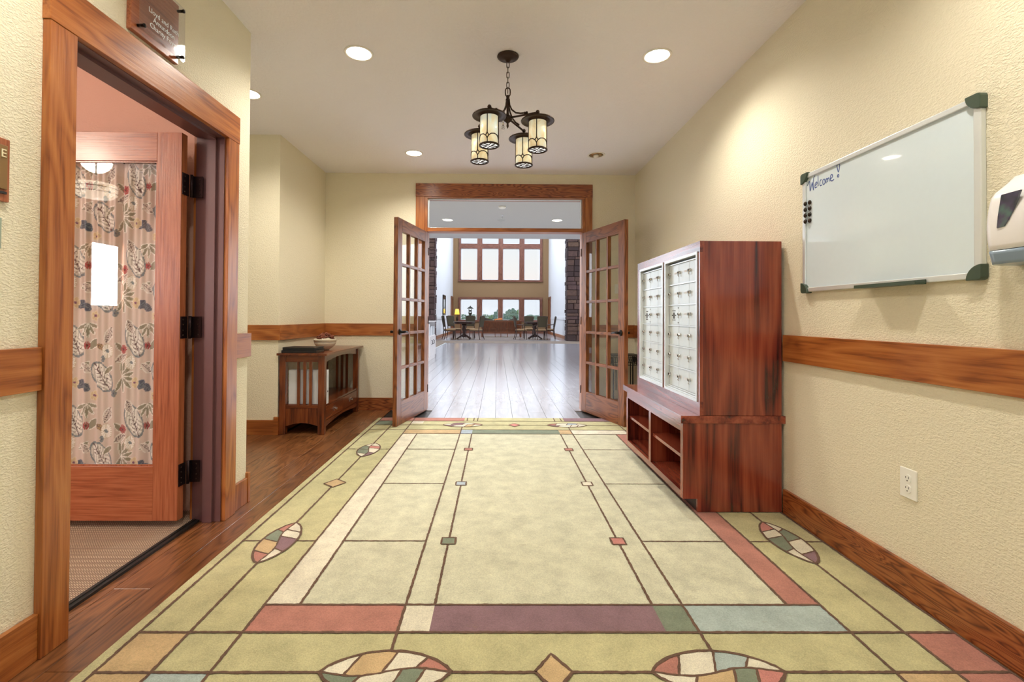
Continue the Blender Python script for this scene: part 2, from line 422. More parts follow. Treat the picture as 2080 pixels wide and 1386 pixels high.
# window wall
WF = woods('dark_window_oak', (84, 48, 38), (124, 76, 58), (144, 94, 74), rings=5)
WX = [(-2.39, -1.316), (-1.0, .06), (.35, 1.426), (1.744, 2.776)]
WZ = [(.86, 2.234), (3.47, 5.534), (5.84, 7.6)]
w = MB(); yw0, yw1 = 31.0, 31.15
w.box(-3.05, -2.50, yw0, yw1, 0, 8.6); w.box(2.9, 3.5, yw0, yw1, 0, 8.6)
w.box(-2.50, 2.9, yw0, yw1, 0, .78); w.box(-2.50, 2.9, yw0, yw1, 2.34, 3.37); w.box(-2.50, 2.9, yw0, yw1, 7.7, 8.6)
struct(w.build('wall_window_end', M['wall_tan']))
struct(bx(-2.87, 3.31, 30.97, 30.999, .001, .17).build('baseboard_window_end', WF['x']))
wi = 2
for zi, (z0, z1) in enumerate(WZ[:1] + [(3.47, 7.6)]):
    wd = thing('window_%d' % wi, 'lower row of four tall oak framed panes looking over fields' if zi == 0 else 'upper bank of four oak framed panes high above the sofa', 'window', (.2, 31, z0), kind='structure'); wi += 1
    f = MB(); zz0 = z0 - .1; zz1 = z1 + .11
    f.box(-2.54, 2.94, 30.93, 30.999, zz1 - .12, zz1 + .01); f.box(-2.56, 2.96, 30.9, 30.999, zz0, zz0 + .11)
    f.build('head_and_sill', WF['x'], wd)
    edges = [-2.53] + [x for p in WX for x in p] + [2.93]
    for k in range(5):
        bx(edges[2 * k], edges[2 * k + 1], 30.94, 30.995, zz0 + .11, zz1 - .12).build('mullion', WF['z'], wd)
    if zi == 1:
        for p in WX: bx(p[0], p[1], 30.94, 30.995, 5.534, 5.84).build('rail', WF['x'], wd)
    for p in WX:
        for (a, b) in ([(z0 + .02, z1 - .02)] if zi == 0 else [(3.49, 5.52), (5.86, 7.58)]):
            fr = MB(); fr.box(p[0], p[0] + .035, 31.0, 31.05, a, b); fr.box(p[1] - .035, p[1], 31.0, 31.05, a, b)
            fr.box(p[0], p[1], 31.0, 31.05, a - .02, a + .02); fr.box(p[0], p[1], 31.0, 31.05, b - .02, b + .02)
            sh = fr.build('sash', M['wall_hall'], wd)
            bx(p[0] + .03, p[1] - .03, 31.02, 31.028, a, b).build('pane', M['glass_ext'], sh)
# side door casings at the far end
for k, (xx, s_) in enumerate(((-2.9, 1), (3.34, -1))):
    t = thing('trim_%d' % (3 + k), None, None, (xx, 30.2, 0), kind='structure')
    for y0, y1, z0, z1, a in ((29.55, 29.68, 0.001, 2.2, 'z'), (30.72, 30.85, 0.001, 2.2, 'z'), (29.5, 30.9, 2.2, 2.36, 'y')):
        bx(xx + s_ * .001, xx + s_ * .05, y0, y1, z0, z1).build('casing_board', WF[a], t)
    bx(xx + s_ * .001, xx + s_ * .03, 29.68, 30.72, .001, 2.2).build('door_slab', FDOOR['z'], t)

# office shell
w = MB(); w.box(-4.7, XL - T - .001, 2.69, 2.699, 0, H - .001)
struct(w.build('wall_office_back', M['wall_office']))
w = MB(); w.box(-4.75, -4.6, -1.2, 2.69, 0, .9); w.box(-4.75, -4.6, -1.2, 2.69, 2.2, H); w.box(-4.75, -4.6, -1.2, -.9, .9, 2.2); w.box(-4.75, -4.6, -.4, 2.69, .9, 2.2)
w.box(-4.75, XL - T - .001, -1.35, -1.2, 0, H)
struct(w.build('wall_office', M['wall_office']))
w = MB()
for a, b in ((-.95, -.88), (-.42, -.35)): w.box(-4.6, -4.575, a, b, .85, 2.25)
w.box(-4.6, -4.575, -.95, -.35, .85, 1.16); w.box(-4.6, -4.575, -.95, -.35, 1.96, 2.25)
struct(w.build('window_4', OAK['z']))

# ------------------------------------------------------------ floors
fl = thing('floor', None, None, (0, 0, 0), kind='structure')
bx(-6, 6, -2.5, 32, -.12, -.012).build('subfloor', M['dark_slot'], fl)
PM = {}
def plank(parent, x0, x1, y0, y1, mat, top=0.0, th=.012, g=.0015):
    key = (round(x1 - x0, 3), round(y1 - y0, 3), mat.name)
    if key not in PM:
        a = (x1 - x0) / 2 - g / 2; b = (y1 - y0) / 2 - g / 2; c = .0012
        v = [(-a, -b, -th), (a, -b, -th), (a, b, -th), (-a, b, -th), (-a, -b, -c), (a, -b, -c), (a, b, -c), (-a, b, -c),
             (-a + c, -b + c, 0), (a - c, -b + c, 0), (a - c, b - c, 0), (-a + c, b - c, 0)]
        f = [(3, 2, 1, 0)] + [(i, (i + 1) % 4, 4 + (i + 1) % 4, 4 + i) for i in range(4)] + [(4 + i, 4 + (i + 1) % 4, 8 + (i + 1) % 4, 8 + i) for i in range(4)] + [(8, 9, 10, 11)]
        me = bpy.data.meshes.new('plank'); me.from_pydata(v, [], f); me.materials.append(mat); me.update(); PM[key] = me
    o = bpy.data.objects.new('plank', PM[key]); COL.objects.link(o); o.parent = parent
    o.location = ((x0 + x1) / 2, (y0 + y1) / 2, top)
    return o
# brown planks beside and behind the rug
xs = [-1.245 - .148 * k for k in range(0, 30)]
for k in range(6):
    x1 = xs[k]; x0 = xs[k + 1]
    y = -.6 + random.uniform(-.9, 0)
    while y < 5.59:
        L = random.choice((1.2, 1.5, 1.8)); y1 = min(y + L, 5.598)
        if x1 < -1.5:
            if y1 <= YC + .05: y = y1; continue
            if y < YC: y = YC
        yy1 = y1
        if x0 < XN - .02: yy1 = min(y1, YR)
        if yy1 - y > .05: plank(fl, x0, x1, y, yy1, PLANK)
        y = y1
b = MB()
for k in range(6, 29):
    y = YC; 
    while y < YR:
        y1 = min(y + 1.3, YR); b.box(xs[k + 1] + .001, xs[k] - .001, y + .001, y1 - .001, -.012, 0); y = y1
tag(b.build('planking', PLANK, fl), kind='stuff')
# hall planks
W = .186; n_big = 0; far = MB()
gf = struct(thing('floor', None, None, (0, YB, 0), kind='structure'))
for k in range(-24, 26):
    x0 = -.012 + W * k; x1 = x0 + W
    y = 5.16 - random.uniform(0, .9)
    while y < 19.5:
        L = 1.22; y1 = min(y + L, 19.5); ya = max(y, 5.16)
        if (x0 < -.83 or x1 > 1.03):
            ya = max(ya, 5.6 if (x0 > -2 and x1 < 1.62) else 5.76)
        if x1 < -2.1 and y1 > 15.0: y1 = min(y1, 15.0)
        if y1 - ya < .05:
            y = y1 if y1 > y + .01 else 99
            if x1 < -2.1 and y >= 14.99: break
            continue
        vis = (x1 > -.16 * ya - .1) and (x0 < .19 * ya + .15)
        if vis and ya < 12.5 and n_big < 290:
            o = plank(gf, x0, x1, ya - YB, y1 - YB, PLANK_D, g=.0028); n_big += 1
        else: far.box(x0 + .0006, x1 - .0006, ya + .0006, y1 - .0006, -.012, 0)
        y = y1
        if x1 < -2.1 and y >= 15.0: break
tag(far.build('planking', PLANK_D, gf), kind='stuff')
t = NT('brown_patterned_carpet'); co = t.coords((1, 1, 1), False)
t.l(t.mix(t.noise(co, 6, 3), srgb(104, 88, 76), srgb(150, 134, 118)), t.b.inputs['Base Color']); t.set(rough=.8)
b = MB(); b.box(-7.8, 8.2, 19.5, 21.45, -.011, .003); b.box(-7.8, -2.1, 15.0, 19.5, -.011, .003)
struct(b.build('floor', t.m))
struct(bx(-2.13, -2.08, 15.0, 19.5, .001, .012).build('trim_5', M['alu']))
M['tile'] = plain('pale_polished_floor', (168, 166, 168), .3, 0, .1, bscale=3, coat=.6)
struct(bx(-7.8, 8.2, 21.45, 31.0, -.011, .002).build('floor', M['tile']))
t = NT('woven_office_carpet'); co = t.coords((1, 1, 1), False)
wv = t.n('ShaderNodeTexWave', bands_direction='X'); wv.inputs['Scale'].default_value = 28; wv.inputs['Distortion'].default_value = .6; t.l(co, wv.inputs[0])
wv2 = t.n('ShaderNodeTexWave', bands_direction='Y'); wv2.inputs['Scale'].default_value = 28; wv2.inputs['Distortion'].default_value = .6; t.l(co, wv2.inputs[0])
mm = t.math('MULTIPLY', wv.outputs[1], wv2.outputs[1])
t.l(t.ramp(mm, [(.0, srgb(120, 96, 84)), (.3, srgb(186, 166, 142)), (.8, srgb(214, 198, 170))]), t.b.inputs['Base Color']); t.bump(mm, .8, .004); t.set(rough=.9, spec=.1)
struct(bx(-4.7, -1.605, -1.3, 2.69, -.011, .008).build('floor', t.m))
tr = MB(); tr.prism([(YO0 + .001, 0), (YO1 - .001, 0), (YO1 - .001, .012), (YO0 + .001, .012)], 'x', -1.625, -1.585)
tr.prism([(YO0 + .001, .010), (YO1 - .001, .010), (YO1 - .001, .016), (YO0 + .001, .016)], 'x', -1.615, -1.603)
struct(tr.build('trim_6', M['transition']))
struct(bx(-1.5845, -1.5415, YO0, YO1, -.011, 0).build('trim_7', PLANK))
struct(bx(OX0, OX1, 5.135, 5.165, .0, .005).build('trim_8', OAK['x']))

# ------------------------------------------------------------ rug
rug_keys = list(RUG.keys()); RI = {k: i for i, k in enumerate(rug_keys)}
r = MB(); RT = .011
def rbox(x0, x1, y0, y1, c, lay=1):
    r.box(x0, x1, y0, y1, RT - .002, RT + .0008 * lay, RI[c])
def rpoly(pts, c, lay=2):
    r.prism(pts, 'z', RT - .001, RT + .0008 * lay, RI[c])
LW = .0105
def rline(pts, w=LW, lay=3):
    out = []
    for (a, b_) in zip(pts[:-1], pts[1:]):
        d = math.hypot(b_[0] - a[0], b_[1] - a[1]); n = max(1, int(d / .011))
        for i in range(n): out.append((a[0] + (b_[0] - a[0]) * i / n, a[1] + (b_[1] - a[1]) * i / n))
    out.append(pts[-1]); vs = []; fs = []
    z = RT + .0008 * lay + random.uniform(0, .0002)
    for i, p in enumerate(out):
        a = out[max(0, i - 1)]; c = out[min(len(out) - 1, i + 1)]
        dx, dy = c[0] - a[0], c[1] - a[1]; L = math.hypot(dx, dy) or 1; nx, ny = -dy / L, dx / L
        w1 = w / 2 + random.uniform(-.0016, .0016); w2 = w / 2 + random.uniform(-.0016, .0016)
        vs += [(p[0] + nx * w1, p[1] + ny * w1, z), (p[0] - nx * w2, p[1] - ny * w2, z)]
        if i: b = 2 * i; fs.append((b - 2, b - 1, b + 1, b))
    r.add(vs, fs, RI['line'])
Lx = dict(L1=-1.225, L2=-1.053, L3=-.873, L4=-.74, L5=-.34, L6=-.23, R6=.595, R5=.71, R4=1.112, R3=1.238, R2=1.427, R1=1.60)
g = Lx
r.box(-1.268, XR - .017, -1.9, 5.135, 0, RT, RI['border'])
rbox(g['L3'], g['R3'], 1.657, 4.595, 'field', .5)
YA, YB1, YC1, YD, YE, YF_, YG, YH, YI, YJ = 1.472, 1.657, 1.815, 2.325, 3.12, 3.92, 4.435, 4.595, 4.795, 4.975
rbox(g['L3'], g['L4'], YC1, YG, 'white'); rbox(g['R4'], g['R3'], YC1, YG, 'rust')
rbox(g['L3'], g['L5'], YB1, YC1, 'rust'); rbox(g['L5'], g['L6'], YB1, YC1, 'white'); rbox(g['L6'], g['R6'], YB1, YC1, 'purple')
rbox(g['R6'], g['R5'], YB1, YC1, 'green'); rbox(g['R5'], g['R3'], YB1, YC1, 'blue')
rbox(g['L3'], g['L5'], YG, YH, 'tan'); rbox(g['L5'], g['L6'], YG, YH, 'slate'); rbox(g['L6'], g['R6'], YG, YH, 'green')
rbox(g['R6'], g['R5'], YG, YH, 'tan'); rbox(g['R5'], g['R3'], YG, YH, 'white')
rbox(g['L1'], g['L2'], 1.12, YB1, 'tan'); rbox(g['R2'], g['R1'], 1.12, YB1, 'rust'); rbox(g['L2'], g['L3'], 1.28, YA, 'blue'); rbox(g['R3'], g['R2'], 1.28, YA, 'tan')
rbox(g['L1'], g['L2'], YI, YJ, 'green'); rbox(g['L1'], g['L5'], YJ, 5.13, 'rust'); rbox(g['R5'], g['R1'], YJ, 5.13, 'purple'); rbox(g['L3'], g['L3'] + .12, YI + .06, YJ, 'white'); rbox(g['R2'], g['R1'], YI, YJ, 'rust')
for k in ('L1', 'R1', 'L2', 'R2', 'L3', 'R3'): rline([(g[k], 1.1), (g[k], 5.13)])
rline([(g['L4'], YC1), (g['L4'], YG)]); rline([(g['R4'], YC1), (g['R4'], YG)])
rline([(g['L5'], YA + .09), (g['L5'], YI - .08)]); rline([(g['R5'], YA + .09), (g['R5'], YI - .08)])
rline([(g['L6'], YC1), (g['L6'], YG)]); rline([(g['R6'], YC1), (g['R6'], YG)])
for yy in (YB1, YA, YH, YI, YJ): rline([(g['L1'], yy), (g['R1'], yy)])
for yy in (YC1, YG): rline([(g['L3'], yy), (g['R3'], yy)])
for a, b_ in (('L4', 'L5'), ('R5', 'R4')):
    for yy in (YD, YE, YF_): rline([(g[a], yy), (g[b_], yy)], LW * .8)
for a, b_ in (('L1', 'L3'), ('R3', 'R1')):
    for yy in (YD, YF_): rline([(g[a], yy), (g[b_], yy)], LW * .8)
for x in (g['L5'] + .03, g['L5'] + .1, g['L5'] + .14, g['R5'] - .1, g['R5'] - .03): rline([(x, YJ), (x, 5.13)])
def rsq(cx, cy, s, c):
    q = [(cx - s, cy - s), (cx + s, cy - s), (cx + s, cy + s), (cx - s, cy + s)]
    rpoly(q, c, 3.6); rline(q + [q[0]], .009, 4.4)
for k, cols in (('L6', ('green', 'slate', 'rust')), ('R6', ('pink', 'white', 'rust'))):
    for yy, c in zip((YD, YE, YF_), cols): rsq(g[k], yy, .033, c)
def rdia(cx, cy, a, b_, c, sk=0):
    q = [(cx - a, cy - sk), (cx + sk, cy - b_), (cx + a, cy + sk), (cx - sk, cy + b_)]
    rpoly(q, c, 3.6); rline(q + [q[0]], LW, 4.4)
rdia(.18, YA, .058, .078, 'tan'); rdia(.18, YI, .058, .07, 'pink')
for k, s_ in (('L2', 1), ('R2', -1)): rdia(g[k], YE, .068, .075, 'tan', .012 * s_)
def vesica(cx, cy, L, Wd, along, cols, flip=1):
    # a stained-glass leaf: pointed oval split by a slanting spine into coloured cells
    def out(t, side): return side * Wd * (1 - t * t) ** .75
    def spine(t): return Wd * .25 * math.sin(t * 2.6)
    def tr_(t, s):
        return (cx + t * L, cy + flip * s) if along == 'x' else (cx + flip * s, cy + t * L)
    ts = {1: [-1, -.62, -.05, .45, 1], -1: [-1, -.35, .25, .6, 1]}
    ci = 0; k = 10
    for side in (1, -1):
        br = ts[side]
        for a, b_ in zip(br[:-1], br[1:]):
            sh = .16 * (1 if side == 1 else -1)
            f = lambda t: max(-1, min(1, t + sh if -1 < t < 1 else t))
            top = [tr_(a_, out(a_, side)) for a_ in np.linspace(f(a), f(b_), k)]
            bot = [tr_(a_, spine(a_) * (1 - a_ * a_)) for a_ in np.linspace(a, b_, k)]
            rpoly(top + bot[::-1], cols[ci % len(cols)], 3.6 + .05 * ci); ci += 1
            rline([top[-1], bot[-1]], .008, 4.6)
    rline([tr_(a_, out(a_, 1)) for a_ in np.linspace(-1, 1, 24)], LW, 4.8)
    rline([tr_(a_, out(a_, -1)) for a_ in np.linspace(-1, 1, 24)], LW, 4.8)
    rline([tr_(a_, spine(a_) * (1 - a_ * a_)) for a_ in np.linspace(-1, 1, 16)], .008, 4.7)
vesica(g['L5'] + .003, YA, .202, .092, 'x', ['white', 'tan', 'white', 'rust', 'green', 'white', 'green', 'white'])
vesica(g['R5'] - .02, YA, .206, .092, 'x', ['rust', 'white', 'blue', 'white', 'white', 'tan', 'green', 'pink'])
vesica(g['L5'], YI, .2, .085, 'x', ['white', 'purple', 'white', 'rust', 'purple', 'white', 'tan', 'white'])
vesica(g['R5'], YI, .2, .085, 'x', ['rust', 'white', 'slate', 'white', 'purple', 'white', 'white', 'white'])
vesica(g['L2'], 2.32, .205, .085, 'y', ['rust', 'tan', 'green', 'rust', 'white', 'purple', 'white', 'white'], -1)
vesica(g['R2'], 2.33, .215, .085, 'y', ['purple', 'white', 'green', 'white', 'white', 'green', 'white', 'pink'], 1)
vesica(g['L2'] + .01, 3.90, .195, .085, 'y', ['white', 'green', 'green', 'white', 'purple', 'white', 'pink', 'white'], -1)
vesica(g['R2'], 3.90, .195, .085, 'y', ['white', 'green', 'tan', 'white', 'purple', 'white', 'pink', 'white'], 1)
rug = r.build('rug', [RUG[k] for k in rug_keys])
tag(rug, 'large sage green rug with stained-glass style lines, colour blocks and leaf motifs', 'rug')

# ------------------------------------------------------------ baseboards, chair rails, casings
struct(bx(XR - .016, XR - .0005, -2.3, 2.665, .012, .147).build('baseboard_right', OAKB['y']))
struct(bx(XR - .016, XR - .0005, 3.88, YB - .001, .012, .147).build('baseboard_right_far', OAKB['y']))
struct(bx(XR - .018, XR - .0005, -2.3, 2.665, .865, 1.012).build('trim_9', OAK['y'], bevel=.002))
struct(bx(XR - .018, XR - .0005, 3.86, YB - .001, .865, 1.012).build('trim_10', OAK['y']))
struct(bx(XL + .0005, XL + .018, -2.3, 1.542, .861, 1.0).build('trim_11', OAK['y'], bevel=.002))
struct(bx(XL + .0005, XL + .018, 2.675, YC + .012, .861, 1.0).build('trim_12', OAK['y'], bevel=.002))
struct(bx(XL + .0005, XL + .018, -2.3, 1.542, .001, .148).build('baseboard_left', OAK['y'], bevel=.002))
b = bx(XL + .0005, XL + .014, 2.675, YC - .006, .001, .148); b.box(XL - .03, XL + .018, YC - .006, YC + .018, .001, .175)
struct(b.build('baseboard_left_corner', OAK['z'], bevel=.0015))
b = bx(-6, XN - .005, YR - .016, YR - .0005, .001, .135); b.box(XN - .03, XN + .012, YR - .019, YR - .0005, .001, .165)
struct(b.build('baseboard_side_hall', OAK['x']))
struct(bx(XN, XN + .014, YR + .002, YB - .002, .001, .135).build('baseboard_recess', OAK['y']))
struct(bx(XN + .015, -.97, YB - .016, YB - .0005, .001, .145).build('baseboard_back_left', OAKB['x']))
struct(bx(1.12, XR - .017, YB - .016, YB - .0005, .001, .145).build('baseboard_back_right', OAKB['x']))
struct(bx(-6, XN + .018, YR - .018, YR - .0005, .875, 1.015).build('trim_13', OAK['x']))
struct(bx(XN, XN + .018, YR + .001, YB - .002, .875, 1.015).build('trim_14', OAK['y']))
struct(bx(XN + .019, -.97, YB - .018, YB - .0005, .875, 1.015).build('trim_15', OAK['x']))
struct(bx(1.12, XR - .019, YB - .018, YB - .0005, .865, 1.012).build('trim_16', OAK['x']))

# office door casing and steel frame
t = thing('trim_1', 'oak casing around the office doorway with a brown steel frame', None, (XL, 2.1, 0), kind='structure')
bx(XL + .0005, XL + .026, 1.543, 1.643, .001, 2.065).build('casing_board', OAK['z'], t, bevel=.002)
bx(XL + .0005, XL + .026, 2.572, 2.673, .001, 2.065).build('casing_board', OAK['z'], t, bevel=.002)
bx(XL + .0005, XL + .028, 1.540, 2.676, 2.066, 2.214).build('casing_board', OAK['y'], t, bevel=.002)
def steel(y, s_):                      # jamb profile in x (depth) and y, s_=+1 at the near side
    pts = [(XL + .004, y - s_ * .018), (XL + .004, y + s_ * .002), (XL - .035, y + s_ * .002), (XL - .035, y + s_ * .016), (XL - .085, y + s_ * .016), (XL - .085, y + s_ * .002), (XL - T - .006, y + s_ * .002), (XL - T - .006, y - s_ * .018)]
    return pts
for y, s_ in ((YO0, 1), (YO1, -1)):
    MB().prism(steel(y, s_), 'z', .001, 2.08).build('jamb', M['frame_metal'], t)
hp = [(XL + .004, 2.083), (XL + .004, 2.063), (XL - .035, 2.063), (XL - .035, 2.049), (XL - .085, 2.049), (XL - .085, 2.063), (XL - T - .006, 2.063), (XL - T - .006, 2.083)]
m = MB(); n = len(hp)
m.add([(x, YO0 + .003, z) for x, z in hp] + [(x, YO1 - .003, z) for x, z in hp], [tuple(range(n)), tuple(range(n, 2 * n))[::-1]] + [(i, i + n, (i + 1) % n + n, (i + 1) % n) for i in range(n)])
m.build('head_jamb', M['frame_metal'], t)
bx(XL - T - .025, XL - T - .007, YO1 + .01, YO1 + .1, .009, 2.15).build('casing_board', OAK['z'], t)

# office door leaf, open square to the wall
dl = thing('door_1', 'open office door with a tall glass panel curtained in floral fabric', 'door', (-1.635, 2.50, .045), kind='structure')
DW = .914; x1 = -1.640; x0 = x1 - DW; ya, yb = 2.468, 2.513; zb, zt = .045, 2.052
bx(x1 - .128, x1, ya, yb, zb, zt).build('stile', DOOR['z'], dl, bevel=.0015)
bx(x0, x0 + .128, ya, yb, zb, zt).build('stile', DOOR['z'], dl, bevel=.0015)
bx(x0 + .1285, x1 - .1285, ya + .0005, yb - .0005, zt - .148, zt).build('rail', DOOR['x'], dl, bevel=.001)
bx(x0 + .1285, x1 - .1285, ya + .0005, yb - .0005, zb, zb + .278).build('rail', DOOR['x'], dl, bevel=.001)
bd = MB(); gx0, gx1, gz0, gz1 = x0 + .128, x1 - .128, zb + .278, zt - .148
for a in ((gx0, gx0 + .008, gz0, gz1), (gx1 - .008, gx1, gz0, gz1), (gx0 + .008, gx1 - .008, gz0, gz0 + .008), (gx0 + .008, gx1 - .008, gz1 - .008, gz1)):
    bd.box(a[0], a[1], ya + .008, ya + .014, a[2], a[3])
bd.build('glazing_bead', DOOR['z'], dl)
bx(gx0 + .002, gx1 - .002, ya + .015, ya + .020, gz0 + .002, gz1 - .002).build('pane', M['glass'], dl)
# hinges
for zc in (1.79, 1.04, .275):
    hg = MB(); hg.box(x1 + .0005, x1 + .004, ya + .004, yb + .01, zc - .057, zc + .057)
    hg.tube([(x1 + .012, yb + .018, zc - .06), (x1 + .012, yb + .018, zc + .06)], .0075, 10)
    hg.box(x1 + .012, x1 + .06, yb + .035, yb + .040, zc - .057, zc + .057); hg.box(x1 + .008, x1 + .014, yb + .018, yb + .038, zc - .057, zc + .057)
    for dz in (-.04, -.015, .015, .04):
        hg.ball((x1 + .0045, ya + .02, zc + dz), .004, 6, 1); hg.ball((x1 + .045, yb + .0345, zc + dz), .004, 6, 1)
    hg.build('hinge', [M['hinge'], M['bronze']], dl)
# curtain: pleated cloth, floral print in its vertex colours
TW, TH, RES = .40, .42, .0025
nu_t, nv_t = int(TW / RES), int(TH / RES)
img = np.empty((nv_t, nu_t, 3)); img[:] = (224, 210, 204)
UU, VV = np.meshgrid(np.arange(nu_t) * RES, np.arange(nv_t) * RES)
def stamp(u, v, fn):
    for du in (-TW, 0, TW):
        for dv in (-TH, 0, TH):
            fn(UU - u - du, VV - v - dv)
def put(mask, c): img[mask] = c
def ell(X, Y, cx, cy, a, b_, th):
    dx, dy = X - cx, Y - cy; p = dx * math.cos(th) + dy * math.sin(th); q = -dx * math.sin(th) + dy * math.cos(th)
    return (p / a) ** 2 + (q / b_) ** 2, p, q
def leaf(u, v, L, Wd, th, fill, edge, veins=None):
    def fn(X, Y):
        p = X * math.cos(th) + Y * math.sin(th); q = -X * math.sin(th) + Y * math.cos(th)
        s = np.clip(p / L, 0, 1); w_ = Wd * np.sin(PI * s) ** .8; ins = (p > 0) & (p < L)
        put(ins & (abs(q) < w_ + .0035), edge); put(ins & (abs(q) < w_ - .001), fill)
        if veins is not None:
            put(ins & (abs(q) < .0014), veins)
            put(ins & (abs(q) < w_ - .002) & (np.mod(p - abs(q) * .8, .011) < .0026), veins)
    stamp(u, v, fn)
WHT = (252, 250, 248); OLV = (158, 156, 140); DRK = (104, 84, 88); BLG = (128, 142, 152); NAVY = (88, 100, 122); CRM = (222, 204, 170); RED = (178, 58, 74)
def paisley(u, v, th):
    def fn(X, Y):
        d, p, q = ell(X, Y, 0, 0, .095, .056, th)
        put(d < 1, BLG); put(d < .78, (204, 202, 198))
        st = (np.mod(q * .9 + abs(p) * .55, .019) < .011) & (d < .72); put(st, WHT)
        put((abs(q) < .003) & (d < .9), DRK); put((np.mod(p + abs(q) * .9, .024) < .0045) & (d < .5) & (abs(q) < .026), DRK)
    stamp(u, v, fn)
def flower(u, v, R_, n, c, cc, ring=None, pet=.35):
    def fn(X, Y):
        rr = np.hypot(X, Y); an = np.arctan2(Y, X); e_ = R_ * (1 - pet + pet * abs(np.cos(an * n / 2)) ** .5)
        if ring: put(rr < e_ + .004, ring)
        put(rr < e_, c); put((rr < e_) & (rr > R_ * .35) & (abs(np.sin(an * n / 2)) > .97), ring or OLV)
        dd, _, _ = ell(X, Y, 0, 0, R_ * .34, R_ * .22, .4); put(dd < 1, cc)
    stamp(u, v, fn)
paisley(.285, .11, 1.1); paisley(.07, .30, .9)
leaf(.16, .22, .08, .020, -.5, (226, 218, 214), WHT, DRK); leaf(.235, .42, .08, .022, 1.2, (226, 218, 214), WHT, DRK); leaf(.03, .10, .07, .018, 2.2, OLV, WHT); leaf(.39, .22, .075, .013, 2.6, OLV, WHT); leaf(.16, .12, .07, .012, .9, OLV, WHT); leaf(.14, .24, .07, .012, 2.4, OLV, WHT)
for k, a in enumerate((-2.6, -2.1, -1.6, -1.1, -.5, .1, .7, 3.3)): leaf(.20, .30, .085, .010, a + 1.3, OLV, WHT)
for k, a in enumerate((.3, .9, 1.5, 2.1, 2.7)): leaf(.37, .02, .075, .010, a, OLV, WHT)
leaf(.13, .04, .09, .022, 2.0, (226, 218, 214), WHT, DRK); leaf(.33, .23, .08, .02, .6, (226, 218, 214), WHT, DRK)
leaf(.31, .36, .06, .019, -.8, NAVY, (118, 128, 146), BLG); leaf(.34, .34, .06, .019, .5, NAVY, (118, 128, 146), BLG)
leaf(.03, .13, .07, .012, .4, (190, 164, 126), (150, 120, 96), DRK)
flower(.105, .165, .036, 18, WHT, BLG, (206, 196, 176), .15); flower(.26, .225, .036, 18, WHT, BLG, (206, 196, 176), .15)
flower(.21, .155, .024, 14, RED, (90, 60, 60), None, .3); flower(.37, .135, .022, 14, RED, (90, 60, 60), None, .3)
flower(.29, .33, .027, 5, CRM, (140, 96, 130), (238, 226, 206), .3); flower(.02, .40, .024, 5, CRM, (140, 96, 130), (238, 226, 206), .3)
flower(.075, .205, .020, 5, BLG, NAVY, None, .4); flower(.15, .385, .022, 5, BLG, NAVY, None, .4)
cw = gx1 - gx0 + .03; chh = gz1 - gz0 + .03; nu = int(cw / .0028); nv = int(chh / .0032)
us = np.linspace(0, 1, nu); xs_ = gx0 - .015 + cw * us
def fold(uu, vv):
    ph = uu * 9.2 * 2 * PI + .5 * np.sin(vv * 3 + uu * 9); a = .011 * (.75 + .3 * np.sin(uu * 31))
    return a * np.sin(ph) + .004 * np.sin(ph * 2.3 + 1) * (.4 + vv)
V_ = np.zeros((nv, nu, 3)); C_ = np.zeros((nv, nu, 4)); C_[..., 3] = 1
cyc = us * cw * 1.28 + .008 * np.sin(us * 9.2 * 2 * PI)
for i in range(nv):
    vv = i / (nv - 1); z = gz0 - .015 + chh * vv
    V_[i, :, 0] = xs_; V_[i, :, 1] = ya + .047 + fold(us, vv); V_[i, :, 2] = z
    iu = np.mod((cyc / RES).astype(int), nu_t); iv = int(((nv - 1 - i) / (nv - 1) * chh) / RES) % nv_t
    C_[i, :, :3] = img[iv][iu]
c_ = C_[..., :3] / 255; C_[..., :3] = np.where(c_ <= .04045, c_ / 12.92, ((c_ + .055) / 1.055) ** 2.4)
me = bpy.data.meshes.new('curtain')
org = np.array(ORG(dl)); idx = np.arange(nu * nv).reshape(nv, nu)
q = np.stack([idx[:-1, :-1], idx[:-1, 1:], idx[1:, 1:], idx[1:, :-1]], -1).reshape(-1, 4)
me.from_pydata((V_.reshape(-1, 3) - org).tolist(), [], q.tolist())
ca = me.color_attributes.new('print', 'FLOAT_COLOR', 'POINT'); ca.data.foreach_set('color', C_.reshape(-1))
me.polygons.foreach_set('use_smooth', [True] * len(me.polygons)); me.update()
t = NT('floral_curtain_print'); at = t.n('ShaderNodeAttribute', attribute_name='print'); t.l(at.outputs['Color'], t.b.inputs['Base Color'])
wv = t.noise(t.coords((1, 1, 1), False), 900, 1); t.bump(wv, .2, .0005); t.set(rough=.9, sheen=.2)
me.materials.append(t.m)
cur = bpy.data.objects.new('curtain', me); COL.objects.link(cur); cur.parent = dl
tag(cur, 'greige floral curtain gathered behind the glass')
rd = MB(); rd.tube([(gx0 - .02, yb + .018, gz1 + .005), (gx1 + .02, yb + .018, gz1 + .005)], .005, 8); rd.tube([(gx0 - .02, yb + .018, gz0 - .005), (gx1 + .02, yb + .018, gz0 - .005)], .005, 8)
rd.build('curtain_rod', M['bronze'], dl)

